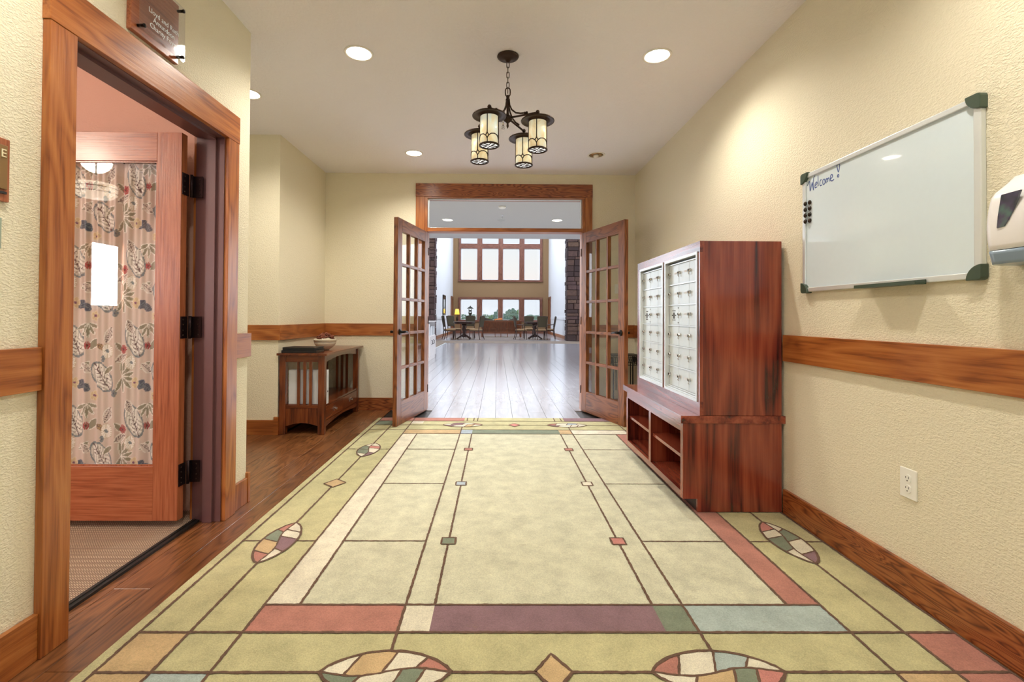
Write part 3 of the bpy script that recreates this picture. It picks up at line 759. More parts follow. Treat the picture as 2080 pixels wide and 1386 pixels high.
# french door casing, transom
t = thing('trim_2', 'oak casing with a long glazed transom above the double doorway', None, (.1, YB, 0), kind='structure')
yc0 = YB - .024
bx(-.965, -.862, yc0, YB - .0005, .001, 2.512).build('casing_board', OAK['z'], t, bevel=.002)
bx(1.03, 1.115, yc0, YB - .0005, .001, 2.512).build('casing_board', OAK['z'], t, bevel=.002)
bx(-.967, 1.117, yc0 - .002, YB - .0005, 2.513, 2.668).build('casing_board', OAKB['x'], t, bevel=.002)
bx(-.861, -.828, yc0 + .008, YB + .15, .001, 2.50).build('jamb', OAK['z'], t); bx(.998, 1.029, yc0 + .008, YB + .15, .001, 2.50).build('jamb', OAK['z'], t)
bx(-.861, 1.029, yc0 + .006, YB + .15, 2.501, 2.512).build('jamb', OAK['x'], t)
bx(-.827, .997, yc0 + .004, YB + .12, 2.103, 2.148).build('transom_rail', OAK['x'], t, bevel=.002)
s_ = MB(); s_.box(-.827, -.815, YB + .03, YB + .06, 2.149, 2.5); s_.box(.985, .997, YB + .03, YB + .06, 2.149, 2.5); s_.box(-.815, .985, YB + .03, YB + .06, 2.149, 2.158); s_.box(-.815, .985, YB + .03, YB + .06, 2.491, 2.5)
s_.build('glazing_bead', M['alu'], t)
bx(-.815, .985, YB + .042, YB + .048, 2.158, 2.491).build('pane', M['glass'], t)

# ------------------------------------------------------------ french door leaves
def lever(par, x, y, z, s_, d):       # s_: side of the leaf (y), d: direction the lever points in x
    h = MB(); h.lathe([(.030, 0), (.031, .004), (.028, .009), (.014, .012), (.012, .04), (.014, .052), (.001, .054)], 20, (x, y, z), axis='y', X=None)
    if s_ < 0:
        h = MB(); h.lathe([(.001, -.054), (.014, -.052), (.012, -.04), (.014, -.012), (.028, -.009), (.031, -.004), (.030, 0)], 20, (x, y, z), axis='y')
    yy = y + s_ * .045
    pts = [(x, yy, z), (x + d * .03, yy + s_ * .004, z + .002), (x + d * .07, yy + s_ * .002, z - .001), (x + d * .115, yy - s_ * .006, z - .008)]
    h.tube(pts, .01, 10, rs=[.012, .011, .0095, .0075])
    h.build('lever_handle', M['black'], par, local=True)
def french(name, label, hinge, rotz, side):
    # local frame: hinge at the origin, leaf runs along +x, thickness in y from 0 to 0.044 * side
    d = thing(name, label, 'door', (hinge[0], hinge[1], .012), rotz, kind='structure')
    Wd, Hh, T_ = .885, 2.075, .044; y0, y1 = (0, T_) if side > 0 else (-T_, 0)
    st, tr_, br_ = .112, .125, .235; mw = .03
    def B(nm, a, b_, z0, z1, ax, dy=0):
        bx(a, b_, y0 + dy, y1 - dy, z0, z1).build(nm, FDOOR[ax], d, local=True, bevel=.0025 if dy == 0 else .003)
    B('stile', 0, st, 0, Hh, 'z'); B('stile', Wd - st, Wd, 0, Hh, 'z'); B('rail', st, Wd - st, Hh - tr_, Hh, 'x', .0003); B('rail', st, Wd - st, 0, br_, 'x', .0003)
    ix0, ix1, iz0, iz1 = st, Wd - st, br_, Hh - tr_
    cw_ = (ix1 - ix0 - 2 * mw) / 3; ch_ = (iz1 - iz0 - 4 * mw) / 5
    for k in (1, 2): B('muntin', ix0 + k * cw_ + (k - 1) * mw, ix0 + k * cw_ + k * mw, iz0, iz1, 'z', .002)
    for k in (1, 2, 3, 4):
        for j in range(3):
            a = ix0 + j * (cw_ + mw)
            B('muntin', a, a + cw_, iz0 + k * ch_ + (k - 1) * mw, iz0 + k * ch_ + k * mw, 'x', .002)
    for k in range(5):
        for j in range(3):
            a = ix0 + j * (cw_ + mw); z = iz0 + k * (ch_ + mw)
            p = bx(a, a + cw_, (y0 + y1) / 2 - .002, (y0 + y1) / 2 + .002, z, z + ch_).build('pane', M['glass'], d, local=True)
            sb = MB()
            for yy in ((y0 + y1) / 2 - .010, (y0 + y1) / 2 + .006):
                for q_ in ((a, a + .006, z, z + ch_), (a + cw_ - .006, a + cw_, z, z + ch_), (a + .006, a + cw_ - .006, z, z + .006), (a + .006, a + cw_ - .006, z + ch_ - .006, z + ch_)):
                    sb.box(q_[0], q_[1], yy, yy + .004, q_[2], q_[3])
            sb.build('glazing_bead', FDOOR['z'], p, local=False) if False else None
    lever(d, Wd - .06, y1, .935, 1, -1); lever(d, Wd - .06, y0, .935, -1, -1)
    for zc in (.25, 1.05, 1.85):
        hg = MB(); hg.tube([(-.006, y0 if side > 0 else y1, zc - .045), (-.006, y0 if side > 0 else y1, zc + .045)], .006, 8)
        hg.build('hinge', M['hinge'], d, local=True)
    return d
hl = (-.810, 5.565); a = math.atan2(4.700 - 5.565, -.985 + .810)
french('door_2', 'left leaf of the open oak french doors with fifteen panes', hl, a, -1)
hr = (.985, 5.565); a = math.atan2(4.725 - 5.565, 1.268 - .985)
french('door_3', 'right leaf of the open oak french doors, beside the mailbox cabinet', hr, a, 1)

# ------------------------------------------------------------ mailbox cabinet
cb = thing('mailbox_cabinet', 'red cherry laminate cabinet holding mailboxes above open shelves by right wall', 'cabinet', (1.35, 3.3, .015))
YN, YF = 2.67, 3.86; XF = 1.143; XW = XR - .019; z0 = .0155
# lower carcass
xf = 1.052; top = .512
lowL, lowR = YN + .012, YF - .03
def side(y0, y1, nm):
    MB().prism([(y0, 0)] if False else [(0, 0)], 'y', 0, 0) if False else None
    m_ = MB(); pts = [(z0, XW), (z0, xf + .078), (.088, xf + .078), (.088, xf), (top, xf), (top, XW)]
    m_.prism(pts, 'y', y0, y1); m_.build(nm, CHERRY['z'], cb, bevel=.001)
side(YN, YN + .019, 'side_panel'); side(YF - .045, YF - .026, 'side_panel')
ym = (YN + YF - .03) / 2
bx(xf + .0005, XW - .02, ym - .01, ym + .01, .125, top - .06).build('divider', CHERRY['z'], cb)
bx(xf + .03, XW - .001, YN + .02, YF - .046, .108, .124).build('bottom_panel', CHERRY['y'], cb)
for a_, b_ in ((YN + .0195, ym - .0105), (ym + .0105, YF - .0455)):
    bx(xf + .012, XW - .021, a_, b_, .300, .319).build('shelf', CHERRY['y'], cb)
bx(XW - .019, XW - .001, YN + .02, YF - .046, .125, top - .001).build('back_panel', CHERRY['z'], cb)
# face frame
ff = MB(); 
bx(xf - .004, xf + .016, YN + .0195, YF - .0455, .088, .124).build('face_rail', CHERRY['y'], cb); bx(xf - .004, xf + .016, YN + .0195, YF - .0455, top - .05, top - .001).build('face_rail', CHERRY['y'], cb)
bx(xf - .0045, xf - .0005, YN, YN + .035, .088, top - .001).build('face_stile', CHERRY['z'], cb); bx(xf - .0045, xf - .0005, ym - .02, ym + .02, .124, top - .05).build('face_stile', CHERRY['z'], cb); bx(xf - .0045, xf - .0005, YF - .062, YF - .027, .124, top - .05).build('face_stile', CHERRY['z'], cb)
bx(xf + .079, xf + .09, YN + .0195, YF - .0455, z0, .107).build('toe_kick', M['toe'], cb)
bx(1.034, XW + .018, YN - .008, YF + .03, top, top + .043).build('ledge', CHERRY['y'], cb, bevel=.0015)
# upper case
zt = 1.541; zb = top + .0435
bx(XF + .019, XW, YN, YN + .019, zb, zt).build('side_panel', CHERRY['z'], cb, bevel=.001)
bx(XF + .019, XW, YF - .019, YF, zb, zt).build('side_panel', CHERRY['z'], cb)
bx(XF + .019, XW, YN + .0195, YF - .0195, zt - .019, zt).build('top_panel', CHERRY['y'], cb)
U = [(2.703, 3.218, 'near'), (3.262, 3.782, 'far')]; uz0, uz1 = .632, 1.479
FR = CHERRY
bx(XF, XF + .019, YN, YF, uz1, zt).build('face_rail', FR['y'], cb); bx(XF, XF + .019, YN, YF, zb, uz0).build('face_rail', FR['y'], cb)
for a_, b_ in ((YN, U[0][0]), (U[0][1], U[1][0]), (U[1][1], YF)): bx(XF, XF + .0185, a_, b_, uz0 + .0005, uz1 - .0005).build('face_stile', FR['z'], cb)
for uy0, uy1, nm in U:
    u_ = thing('mailbox_unit', None, None, (0, 0, 0)); del_ = u_
    bpy.data.objects.remove(u_)
    fm = MB(); fw = .016
    ya_, yb_ = uy0 - .004, uy1 + .004; za_, zb_ = uz0 - .006, uz1 + .006
    # aluminium frame: flange proud of the wood, reveal running back to the doors
    for q_ in ((ya_, ya_ + fw, za_, zb_), (yb_ - fw, yb_, za_, zb_), (ya_ + fw, yb_ - fw, za_, za_ + fw), (ya_ + fw, yb_ - fw, zb_ - fw, zb_)):
        fm.box(XF - .006, XF - .0006, q_[0], q_[1], q_[2], q_[3])
    iy0, iy1, iz0_, iz1_ = ya_ + fw, yb_ - fw, za_ + fw, zb_ - fw
    for q_ in ((iy0 - .004, iy0, iz0_ - .004, iz1_ + .004), (iy1, iy1 + .004, iz0_ - .004, iz1_ + .004), (iy0, iy1, iz0_ - .004, iz0_), (iy0, iy1, iz1_, iz1_ + .004)):
        fm.box(XF - .0006, XF + .034, q_[0], q_[1], q_[2], q_[3])
    fr_ = fm.build('mailbox_frame', M['alu'], cb)
    bx(XF + .032, XF + .036, iy0, iy1, iz0_, iz1_).build('mailbox_back', M['alu_dark'], cb)
    rows, cols_ = 6, 3; rh = (iz1_ - iz0_ - .028) / rows; cwid = (iy1 - iy0) / cols_
    for ri in range(rows + 1):
        zz = iz0_ + .012 + ri * rh
        bx(XF + .014, XF + .0315, iy0, iy1, zz - .0025, zz + .0035).build('divider_rail', M['alu'], cb)
    bx(XF + .004, XF + .0315, iy0, iy1, iz0_ + .0005, iz0_ + .008).build('divider_rail', M['alu'], cb)
    for ri in range(rows):
        for ci in range(cols_):
            y_0 = iy0 + ci * cwid + .0012; y_1 = iy0 + (ci + 1) * cwid - .0012
            z_0 = iz0_ + .012 + ri * rh + .0042; z_1 = iz0_ + .012 + (ri + 1) * rh - .0035
            dd = bx(XF + .024, XF + .0315, y_0, y_1, z_0, z_1).build('mailbox_door', M['alu_door'], cb, bevel=.001)
            zc = (z_0 + z_1) / 2
            if ri == 3 and ci == 2:            # the panel with the master lock
                lk = MB()
                for k in range(6): MB().lathe([(.001, -.003), (.004, -.003), (.004, 0)], 8, (XF + .0238, (y_0 + y_1) / 2 + .03 * math.cos(k * PI / 3), zc + .035 * math.sin(k * PI / 3)), axis='x').build('rivet', M['dark_slot'], dd)
                for zz in (z_0 + .015, zc, z_1 - .015): MB().lathe([(.003, -.003), (.003, 0)], 8, (XF + .0238, y_0 + .008, zz), axis='x').build('rivet', M['dark_slot'], dd)
                lk.box(XF + .020, XF + .024, (y_0 + y_1) / 2 - .004, (y_0 + y_1) / 2 + .004, zc - .022, zc + .018)
                lk.build('lock', M['dark_slot'], dd)
                continue
            lk = MB(); yl = y_1 - .014
            lk.lathe([(.0075, -.012), (.009, -.010), (.009, -.003), (.011, 0)], 12, (XF + .024, yl, zc + .008), axis='x')
            lk.box(XF + .0085, XF + .0125, yl - .0012, yl + .0012, zc + .002, zc + .014, 1)
            lk.tube([(XF + .016, yl, zc + .0), (XF + .012, yl, zc - .012), (XF + .018, yl, zc - .018)], .003, 6, 0)
            lk.build('lock', [M['chrome'], M['dark_slot']], dd)
            tg = MB(); tg.box(XF + .0215, XF + .024, y_0 + .022, y_0 + .074, zc - .002, zc + .017, 0); tg.box(XF + .0208, XF + .0215, y_0 + .025, y_0 + .071, zc + .0005, zc + .0145, 1)
            tg.build('name_tag', [M['alu'], M['paper']], dd)
    st_ = MB()
    for k in range(7): st_.box(XF + .0232, XF + .0238, iy0 + .02 + k * .007, iy0 + .024 + k * .007, iz0_ + .034, iz0_ + .044 + .004 * (k % 2))
    st_.build('maker_mark', M['grey_plastic'], cb)

# ------------------------------------------------------------ whiteboard with writing, tray and magnets
wb = thing('whiteboard', 'aluminium framed whiteboard with Welcome in blue marker on right wall', 'whiteboard', (XR, 2.02, 1.25))
by0, by1, bz0, bz1 = 1.560, 2.485, 1.243, 1.858; xb = XR - .0005
bx(xb - .012, xb - .001, by0 + .01, by1 - .01, bz0 + .01, bz1 - .01).build('board', M['whiteboard'], wb)
for q_, nm in (((by0, by1, bz1 - .022, bz1), 0), ((by0, by1, bz0, bz0 + .022), 0), ((by0, by0 + .026, bz0 + .022, bz1 - .022), 1), ((by1 - .022, by1, bz0 + .022, bz1 - .022), 1)):
    bx(xb - .020, xb - .0005, q_[0], q_[1], q_[2], q_[3]).build('frame_bar', M['alu'], wb, bevel=.003)
for cy_, cz_, sy, sz in ((by0, bz0, 1, 1), (by0, bz1, 1, -1), (by1, bz0, -1, 1), (by1, bz1, -1, -1)):
    pts = [(cy_ - sy * .006, cz_ - sz * .006 + sz * .012), (cy_ - sy * .006, cz_ + sz * .048)]
    pts += [(cy_ - sy * .006 + sy * .054 * math.sin(a), cz_ - sz * .006 + sz * .054 * math.cos(a)) for a in np.linspace(0.1, PI / 2 - .1, 8)]
    pts += [(cy_ + sy * .048, cz_ - sz * .006), (cy_ + sy * .006, cz_ - sz * .006), (cy_ - sy * .003, cz_ - sz * .003)]
    MB().prism(pts, 'x', xb - .028, xb - .0003).build('corner_cap', M['corner_green'], wb, bevel=.003)
tr_ = MB(); tr_.box(xb - .062, xb - .021, 1.762, 2.065, bz0 - .006, bz0 - .002); tr_.box(xb - .065, xb - .062, 1.762, 2.065, bz0 - .006, bz0 + .008); tr_.box(xb - .024, xb - .021, 1.762, 2.065, bz0 - .006, bz0 + .012)
tr_.build('pen_tray', M['corner_green'], wb)
RI3 = R3.T
def onX(px, py, X):
    d = RI3 @ np.array([(px - CX) / F, (py - CY) / F, 1.0]); t_ = X / d[0]
    return (X, t_ * d[1], EYE + t_ * d[2])
strokes = [[(395, 470), (440, 385), (448, 580), (490, 400)], [(490, 400), (500, 470), (520, 560), (510, 440), (525, 300), (550, 270)],
           [(548, 470), (590, 420), (575, 395), (548, 440), (550, 510), (590, 490)], [(608, 260), (612, 480)],
           [(680, 350), (655, 360), (645, 420), (655, 470), (690, 450)], [(730, 335), (705, 360), (705, 420), (725, 445), (750, 400), (740, 345), (725, 335)],
           [(765, 330), (772, 420)], [(768, 360), (785, 320), (795, 340), (800, 400)], [(798, 350), (820, 310), (830, 330), (835, 385)],
           [(850, 340), (900, 290), (890, 245), (860, 270), (855, 350), (890, 370), (930, 340)],
           [(985, 60), (1042, 42), (1018, 195), (985, 60)], [(1018, 240), (1000, 260), (1003, 290), (1022, 292), (1028, 262), (1018, 240)]]
ik = MB()
for stp in strokes:
    pp = [Vector(onX(1600 + u / 9.9, 330 + v / 9.9, xb - .0126)) for u, v in stp]
    if len(pp) > 2:
        qq = []
        for i in range(len(pp) - 1):
            p0 = pp[max(0, i - 1)]; p1 = pp[i]; p2 = pp[i + 1]; p3 = pp[min(len(pp) - 1, i + 2)]
            for s_ in range(5):
                tt = s_ / 5
                qq.append(.5 * ((2 * p1) + (p2 - p0) * tt + (2 * p0 - 5 * p1 + 4 * p2 - p3) * tt ** 2 + (3 * p1 - p0 - 3 * p2 + p3) * tt ** 3))
        qq.append(pp[-1]); pp = qq
    ik.tube(pp, .0026, 6)
for i, v in enumerate(ik.v): ik.v[i] = (xb - .0124 + (v[0] - (xb - .0126)) * .15, v[1], v[2])
ik.build('handwriting', M['ink'], wb)
M['magnet'] = plain('dark_marbled_glass', (44, 30, 22), .08, .2, .6, bscale=120)
mg_n = 0; names = ('top', 'second', 'third', 'bottom')
mproto = MB().lathe([(.010, 0), (.012, -.003), (.0105, -.007), (.006, -.010), (.001, -.011)][::-1], 14, (0, 0, 0), axis='x').build('magnet', M['magnet'], origin=(0, 0, 0))
for ci, u in enumerate((368, 450)):
    for ri, v in enumerate(((835, 805), (955, 925), (1070, 1045), (1190, 1170))):
        p = onX(1600 + u / 9.9, 330 + v[ci] / 9.9, xb - .0205 if ci == 0 else xb - .013)
        o = mproto if (ci == 0 and ri == 0) else link_copy(mproto)
        o.location = ((xb - .0205) if ci == 0 else (xb - .0121), p[1], p[2])
        tag(o, 'dark glass magnet, %s of the %s column on the whiteboard edge' % (names[ri], 'left' if ci == 0 else 'right'), 'magnet', 'round magnets on the whiteboard')

# soap dispenser
sd = thing('soap_dispenser', 'white wall mounted hand sanitizer dispenser with tinted window, right of whiteboard', 'dispenser', (XR, 1.40, 1.28))
secs = []
def disp_section(z0_, z1_, nseg, m_, nm, mat, inset=0):
    rows_ = []
    for i in range(nseg + 1):
        z = z0_ + (z1_ - z0_) * i / nseg; tt = (z - 1.275) / .27
        dep = (.088 + .024 * math.sin(PI * min(1, tt * .95 + .12)) - .045 * max(0, tt - .8) / .2) - inset
        hw = (.066 + .004 * math.sin(PI * tt) - .012 * max(0, tt - .75) / .25) - inset
        rr = .03
        ring = []
        for (cxx, cyy, a0) in ((dep - rr, hw - rr, 0), (dep - rr, -hw + rr, -PI / 2)):
            for k in range(6):
                an = a0 + PI / 2 * k / 5
                ring.append((cxx + rr * math.cos(an), cyy + rr * math.sin(an)))
        c1 = ring[:6][::-1]; c2 = ring[6:][::-1]
        prof = [(0.0, hw)] + c1 + c2 + [(0.0, -hw)]
        rows_.append([(XR - .0005 - a_, 1.402 + b_, z) for a_, b_ in prof])
    g_ = MB(); g_.grid(rows_); n_ = len(rows_[0])
    g_.f.append(tuple(range(n_))[::-1]); g_.f.append(tuple(nseg * n_ + k for k in range(n_))); g_.mi += [0, 0]; g_.sm += [False, False]
    return g_.build(nm, mat, sd)
disp_section(1.318, 1.545, 14, 0, 'cover', M['white_plastic'])
disp_section(1.275, 1.316, 4, 0, 'push_base', M['grey_plastic'], -.001)
t = NT('tinted_window'); t.l(t.ramp(t.noise(t.coords((1, 1, 1)), 22, 2), [(.38, srgb(48, 56, 76)), (.55, srgb(70, 66, 96)), (.7, srgb(80, 110, 112))]), t.b.inputs['Base Color']); t.set(rough=.05, coat=1)
# window lies on the face turned to the camera side
wq = [(-.078, .02, 1.505), (-.040, .0, 1.515), (-.062, .0, 1.40), (-.088, .02, 1.385)]
wn_ = MB(); yface = 1.402 + .0715
fw_ = [(XR - .100, 1.497), (XR - .062, 1.507), (XR - .088, 1.395), (XR - .104, 1.390)]
wp = [onX(px_, py_, XR - .114) for px_, py_ in ((2034, 396), (2074, 385), (2062, 415), (2049, 446), (2040, 460), (2025, 464), (2027, 440))]
m_ = MB(); m_.prism([(p_[1], p_[2]) for p_ in wp], 'x', XR - .1155, XR - .109); m_.build('level_window', t.m, sd, bevel=.001)
m_ = MB(); m_.tube([(XR - .105, 1.402 - .06, 1.372), (XR - .09, 1.402 - .0705, 1.374), (XR - .06, 1.402 - .0715, 1.378)], .0008, 5); m_.build('logo_print', M['grey_plastic'], sd)

# duplex outlet
ol = thing('wall_outlet', 'ivory duplex outlet low on the right wall under the rail', 'outlet', (XR, 1.862, .40))
MB().prism([(1.824, .400), (1.900, .400), (1.900, .517), (1.824, .517)], 'x', XR - .0065, XR - .0005).build('cover_plate', M['ivory'], ol, bevel=.0025)
for zc in (.438, .478):
    m_ = MB(); m_.prism([(1.862 + .017 * math.cos(a) if abs(math.cos(a)) < .85 else 1.862 + math.copysign(.0145, math.cos(a)), zc + .0165 * math.sin(a)) for a in np.linspace(0, 2 * PI, 20, endpoint=False)], 'x', XR - .0095, XR - .0066)
    s2 = m_.build('receptacle', M['ivory'], ol)
    k_ = MB(); k_.box(XR - .0101, XR - .0096, 1.8545, 1.8565, zc, zc + .009); k_.box(XR - .0101, XR - .0096, 1.8675, 1.8695, zc + .001, zc + .008); k_.lathe([(.0025, -.0005), (.0025, 0)], 10, (XR - .0096, 1.862, zc - .008), axis='x')
    k_.build('slot', M['dark_slot'], s2)

# signs on the left wall
toX = Matrix(((0, 0, 1, 0), (1, 0, 0, 0), (0, 1, 0, 0), (0, 0, 0, 1)))      # text x->world y, y->z, z->x
sg = thing('wall_sign', 'small bronze and oak door sign at the left picture edge, ending in letter E', 'sign', (XL, 1.36, 1.44))
bx(XL + .0005, XL + .012, 1.26, 1.436, 1.440, 1.628).build('back_plate', DOOR['z'], sg, bevel=.002)
bx(XL + .0125, XL + .018, 1.27, 1.424, 1.476, 1.606).build('face_plate', M['bronze_sign'], sg, bevel=.001)
bx(XL + .0125, XL + .017, 1.27, 1.424, 1.462, 1.469).build('groove_bar', M['dark_slot'], sg)
vs, fs = text_mesh('E', .034, .0012, 1.1, 'RIGHT')
m_ = MB(); m_.add(vs, fs, 0, False, Matrix.Translation((XL + .0195, 1.419, 1.570)) @ toX); m_.build('lettering', M['cream_letter'], sg)
sw = thing('switch_plate', 'grey green switch plate under the door sign, far left edge', 'switch plate', (XL, 1.37, 1.29))
bx(XL + .0005, XL + .007, 1.335, 1.421, 1.300, 1.392).build('cover_plate', M['plate_green'], sw, bevel=.002)
bx(XL + .0075, XL + .012, 1.365, 1.39, 1.33, 1.362).build('switch', M['ivory'], sw)

pq = thing('memorial_plaque', 'wood backed clear acrylic plaque with white lettering above the office door', 'plaque', (XL, 2.03, 2.26))
PY0, PY1, PZ0, PZ1 = 1.885, 2.165, 2.245, 2.515
bx(XL + .0005, XL + .020, PY0, PY1, PZ0, PZ1).build('back_board', DOOR['y'], pq, bevel=.002)
M['acrylic'] = glass('acrylic_sheet', (.93, .93, .95), .03, .9)
bx(XL + .038, XL + .044, PY0 + .018, PY1 + .008, PZ0 + .014, PZ1 - .012).build('acrylic_sheet', M['acrylic'], pq)
for y in (PY0 + .034, PY1 - .01):
    for z in (PZ0 + .03, PZ1 - .03):
        MB().lathe([(.0065, 0), (.0065, .024), (.008, .0245), (.008, .030), (.001, .031)], 12, (XL + .0205, y, z), axis='x').build('standoff', M['black'], pq)
m_ = MB()
for k, (ln, zz) in enumerate((('Lloyd and Ruth', 2.352), ('Amundson', 2.322), ('Charity Foyer', 2.292))):
    vs, fs = text_mesh(ln, .030, .0004)
    m_.add(vs, fs, 0, False, Matrix.Translation((XL + .0447, (PY0 + PY1) / 2 + .012, zz)) @ toX)
m_.build('lettering', M['paper'], pq)

# ------------------------------------------------------------ recessed cans
def can(name, x, y, lit, label, z=H, r_=.092, power=CAN_POWER):
    hall = y > 6
    c = thing(name, label, 'ceiling light', (x, y, z), group='recessed ceiling lights')
    MB().lathe([(r_ - .017, -.001), (r_ - .015, -.005), (r_ - .004, -.007), (r_, -.004), (r_, -.0005), (r_ - .01, -.0004)], 36, (x, y, z)).build('trim_ring', M['trim_white'], c) if False else None
    m_ = MB(); n_ = 36; prof = [(r_, -.0006), (r_, -.004), (r_ - .004, -.007), (r_ - .015, -.005), (r_ - .018, -.0006)]
    vs = []; fs = []
    for rr, zz in prof:
        for j in range(n_): vs.append((x + rr * math.cos(2 * PI * j / n_), y + rr * math.sin(2 * PI * j / n_), z + zz))
    k = len(prof)
    for i in range(k):
        for j in range(n_): fs.append((i * n_ + j, i * n_ + (j + 1) % n_, ((i + 1) % k) * n_ + (j + 1) % n_, ((i + 1) % k) * n_ + j))
    m_.add(vs, fs, 0, True); m_.build('trim_ring', M['trim_white'], c)
    if lit:
        MB().lathe([(r_ - .019, -.0022), (r_ - .03, -.004), (.001, -.005)], 30, (x, y, z)).build('lens', M['lens'], c)
        l = bpy.data.lights.new('lamp', 'SPOT'); l.energy = power; l.color = HALL_W if hall else CAN_W; l.spot_size = 2.65; l.spot_blend = .75; l.shadow_soft_size = .05
        o = bpy.data.objects.new('lamp', l); COL.objects.link(o); o.parent = c; o.location = (0, 0, -.03)
    else:
        MB().lathe([(r_ - .019, -.0022), (r_ - .045, -.0030)], 30, (x, y, z)).build('reflector', M['lens_off'], c)
        MB().lathe([(.03, -.0035), (.028, -.02), (.012, -.03), (.001, -.031)], 16, (x, y, z)).build('bulb', M['trim_white'], c)
    return c
can('recessed_light', -.896, 3.033, True, 'lit recessed ceiling light left of the chandelier')
can('recessed_light', 1.018, 3.027, True, 'lit recessed ceiling light right of the chandelier')
can('recessed_light', -.869, 4.896, True, 'lit recessed ceiling light near the left french door')
can('recessed_light', 1.018, 4.909, False, 'unlit recessed ceiling light near the right french door')
can('recessed_light', -1.90, 3.608, True, 'lit recessed light in the side hall, just past the wall corner')
can('recessed_light', -.896, 1.16, True, 'lit recessed ceiling light nearest the camera on the left')
can('recessed_light', 1.018, 1.16, True, 'lit recessed ceiling light nearest the camera on the right')
can('recessed_light', -.92, 6.79, True, 'lit recessed light seen at upper left of transom', power=120)
can('recessed_light', .70, 6.78, True, 'lit recessed light seen at upper right of transom', power=120)
can('recessed_light', -.87, 8.30, True, 'lit recessed light seen at lower left of transom', power=120)
can('recessed_light', 1.04, 8.26, True, 'lit recessed light seen at lower right of transom', power=120)

def sprinkler(x, y, label):
    s = thing('fire_sprinkler', label, 'sprinkler', (x, y, H))
    MB().lathe([(.026, -.0005), (.024, -.006), (.012, -.009), (.006, -.012), (.006, -.03)], 16, (x, y, H)).build('escutcheon', M['chrome'], s)
    m_ = MB(); m_.tube([(x, y, H - .03), (x + .011, y, H - .042), (x + .008, y, H - .058), (x, y, H - .062)], .0022, 6); m_.tube([(x, y, H - .03), (x - .011, y, H - .042), (x - .008, y, H - .058), (x, y, H - .062)], .0022, 6)
    m_.lathe([(.003, -.03), (.003, -.058), (.014, -.060), (.015, -.064), (.002, -.066)], 14, (x, y, H)); m_.build('deflector', M['chrome'], s)
sprinkler(.041, 4.08, 'small chrome fire sprinkler on ceiling behind the chandelier')
sprinkler(.072, 7.84, 'small chrome fire sprinkler seen through the transom glass')
tag(MB().lathe([(.06, -.0005), (.058, -.02), (.045, -.03), (.001, -.032)], 24, (.066, 7.25, H)).build('smoke_detector', M['trim_white']), 'round white smoke detector on ceiling seen through the transom', 'smoke detector')

# ------------------------------------------------------------ chandelier
cx_, cy_ = .060, 3.05
ch = thing('chandelier', 'bronze craftsman chandelier with four art glass lanterns on a chain', 'chandelier', (cx_, cy_, H))
MB().lathe([(.068, -.0005), (.070, -.006), (.066, -.012), (.050, -.020), (.020, -.024), (.014, -.034), (.008, -.040), (.001, -.041)], 32, (cx_, cy_, H)).build('canopy', M['bronze'], ch)
z = 2.752; k = 0
def link(z0_, L, w_, r_, flip):
    pts = []
    for j in range(16):
        a = 2 * PI * j / 16; px_ = w_ * math.cos(a); pz_ = math.copysign(min(abs(math.sin(a)) * w_ + (L / 2 - w_), L / 2), math.sin(a)) if abs(math.sin(a)) > .01 else 0
        pts.append((cx_ + (px_ if not flip else 0), cy_ + (px_ if flip else 0), z0_ - L / 2 + pz_))
    m_ = MB(); m_.tube(pts, r_, 6, closed=True); m_.build('chain_link', M['bronze'], ch)
while z > 2.585:
    link(z, .040, .0085, .0023, k % 2); z -= .033; k += 1
link(2.582, .055, .0155, .0038, False)
MB().lathe([(.002, 2.538), (.008, 2.534), (.012, 2.524), (.009, 2.516), (.014, 2.508), (.014, 2.500), (.008, 2.494), (.008, 2.42), (.012, 2.405), (.026, 2.396), (.030, 2.386), (.030, 2.376), (.022, 2.366), (.010, 2.358), (.006, 2.35), (.008, 2.335), (.004, 2.325), (.001, 2.318)][::-1], 20, (cx_, cy_, 0)).build('stem', M['bronze'], ch)
def art_glass():
    t = NT('honey_art_glass'); co = t.coords((1, 1, .6)); f = t.noise(co, 14, 3, .6, .8)
    c = t.ramp(f, [(.3, srgb(206, 180, 128)), (.5, srgb(228, 216, 178)), (.7, srgb(218, 224, 208))])
    t.l(c, t.b.inputs['Base Color']); t.l(c, t.b.inputs['Emission Color']); t.set(rough=.25, emit=.42, coat=.3); return t.m
M['art_glass'] = art_glass(); M['white_glass'] = emis('white_glass_bottom', (238, 240, 240), .55)
ax_, ay_ = .115, .184
LP = [(-ax_, -ay_), (ay_, -ax_), (ax_, ay_), (-ay_, ax_)]
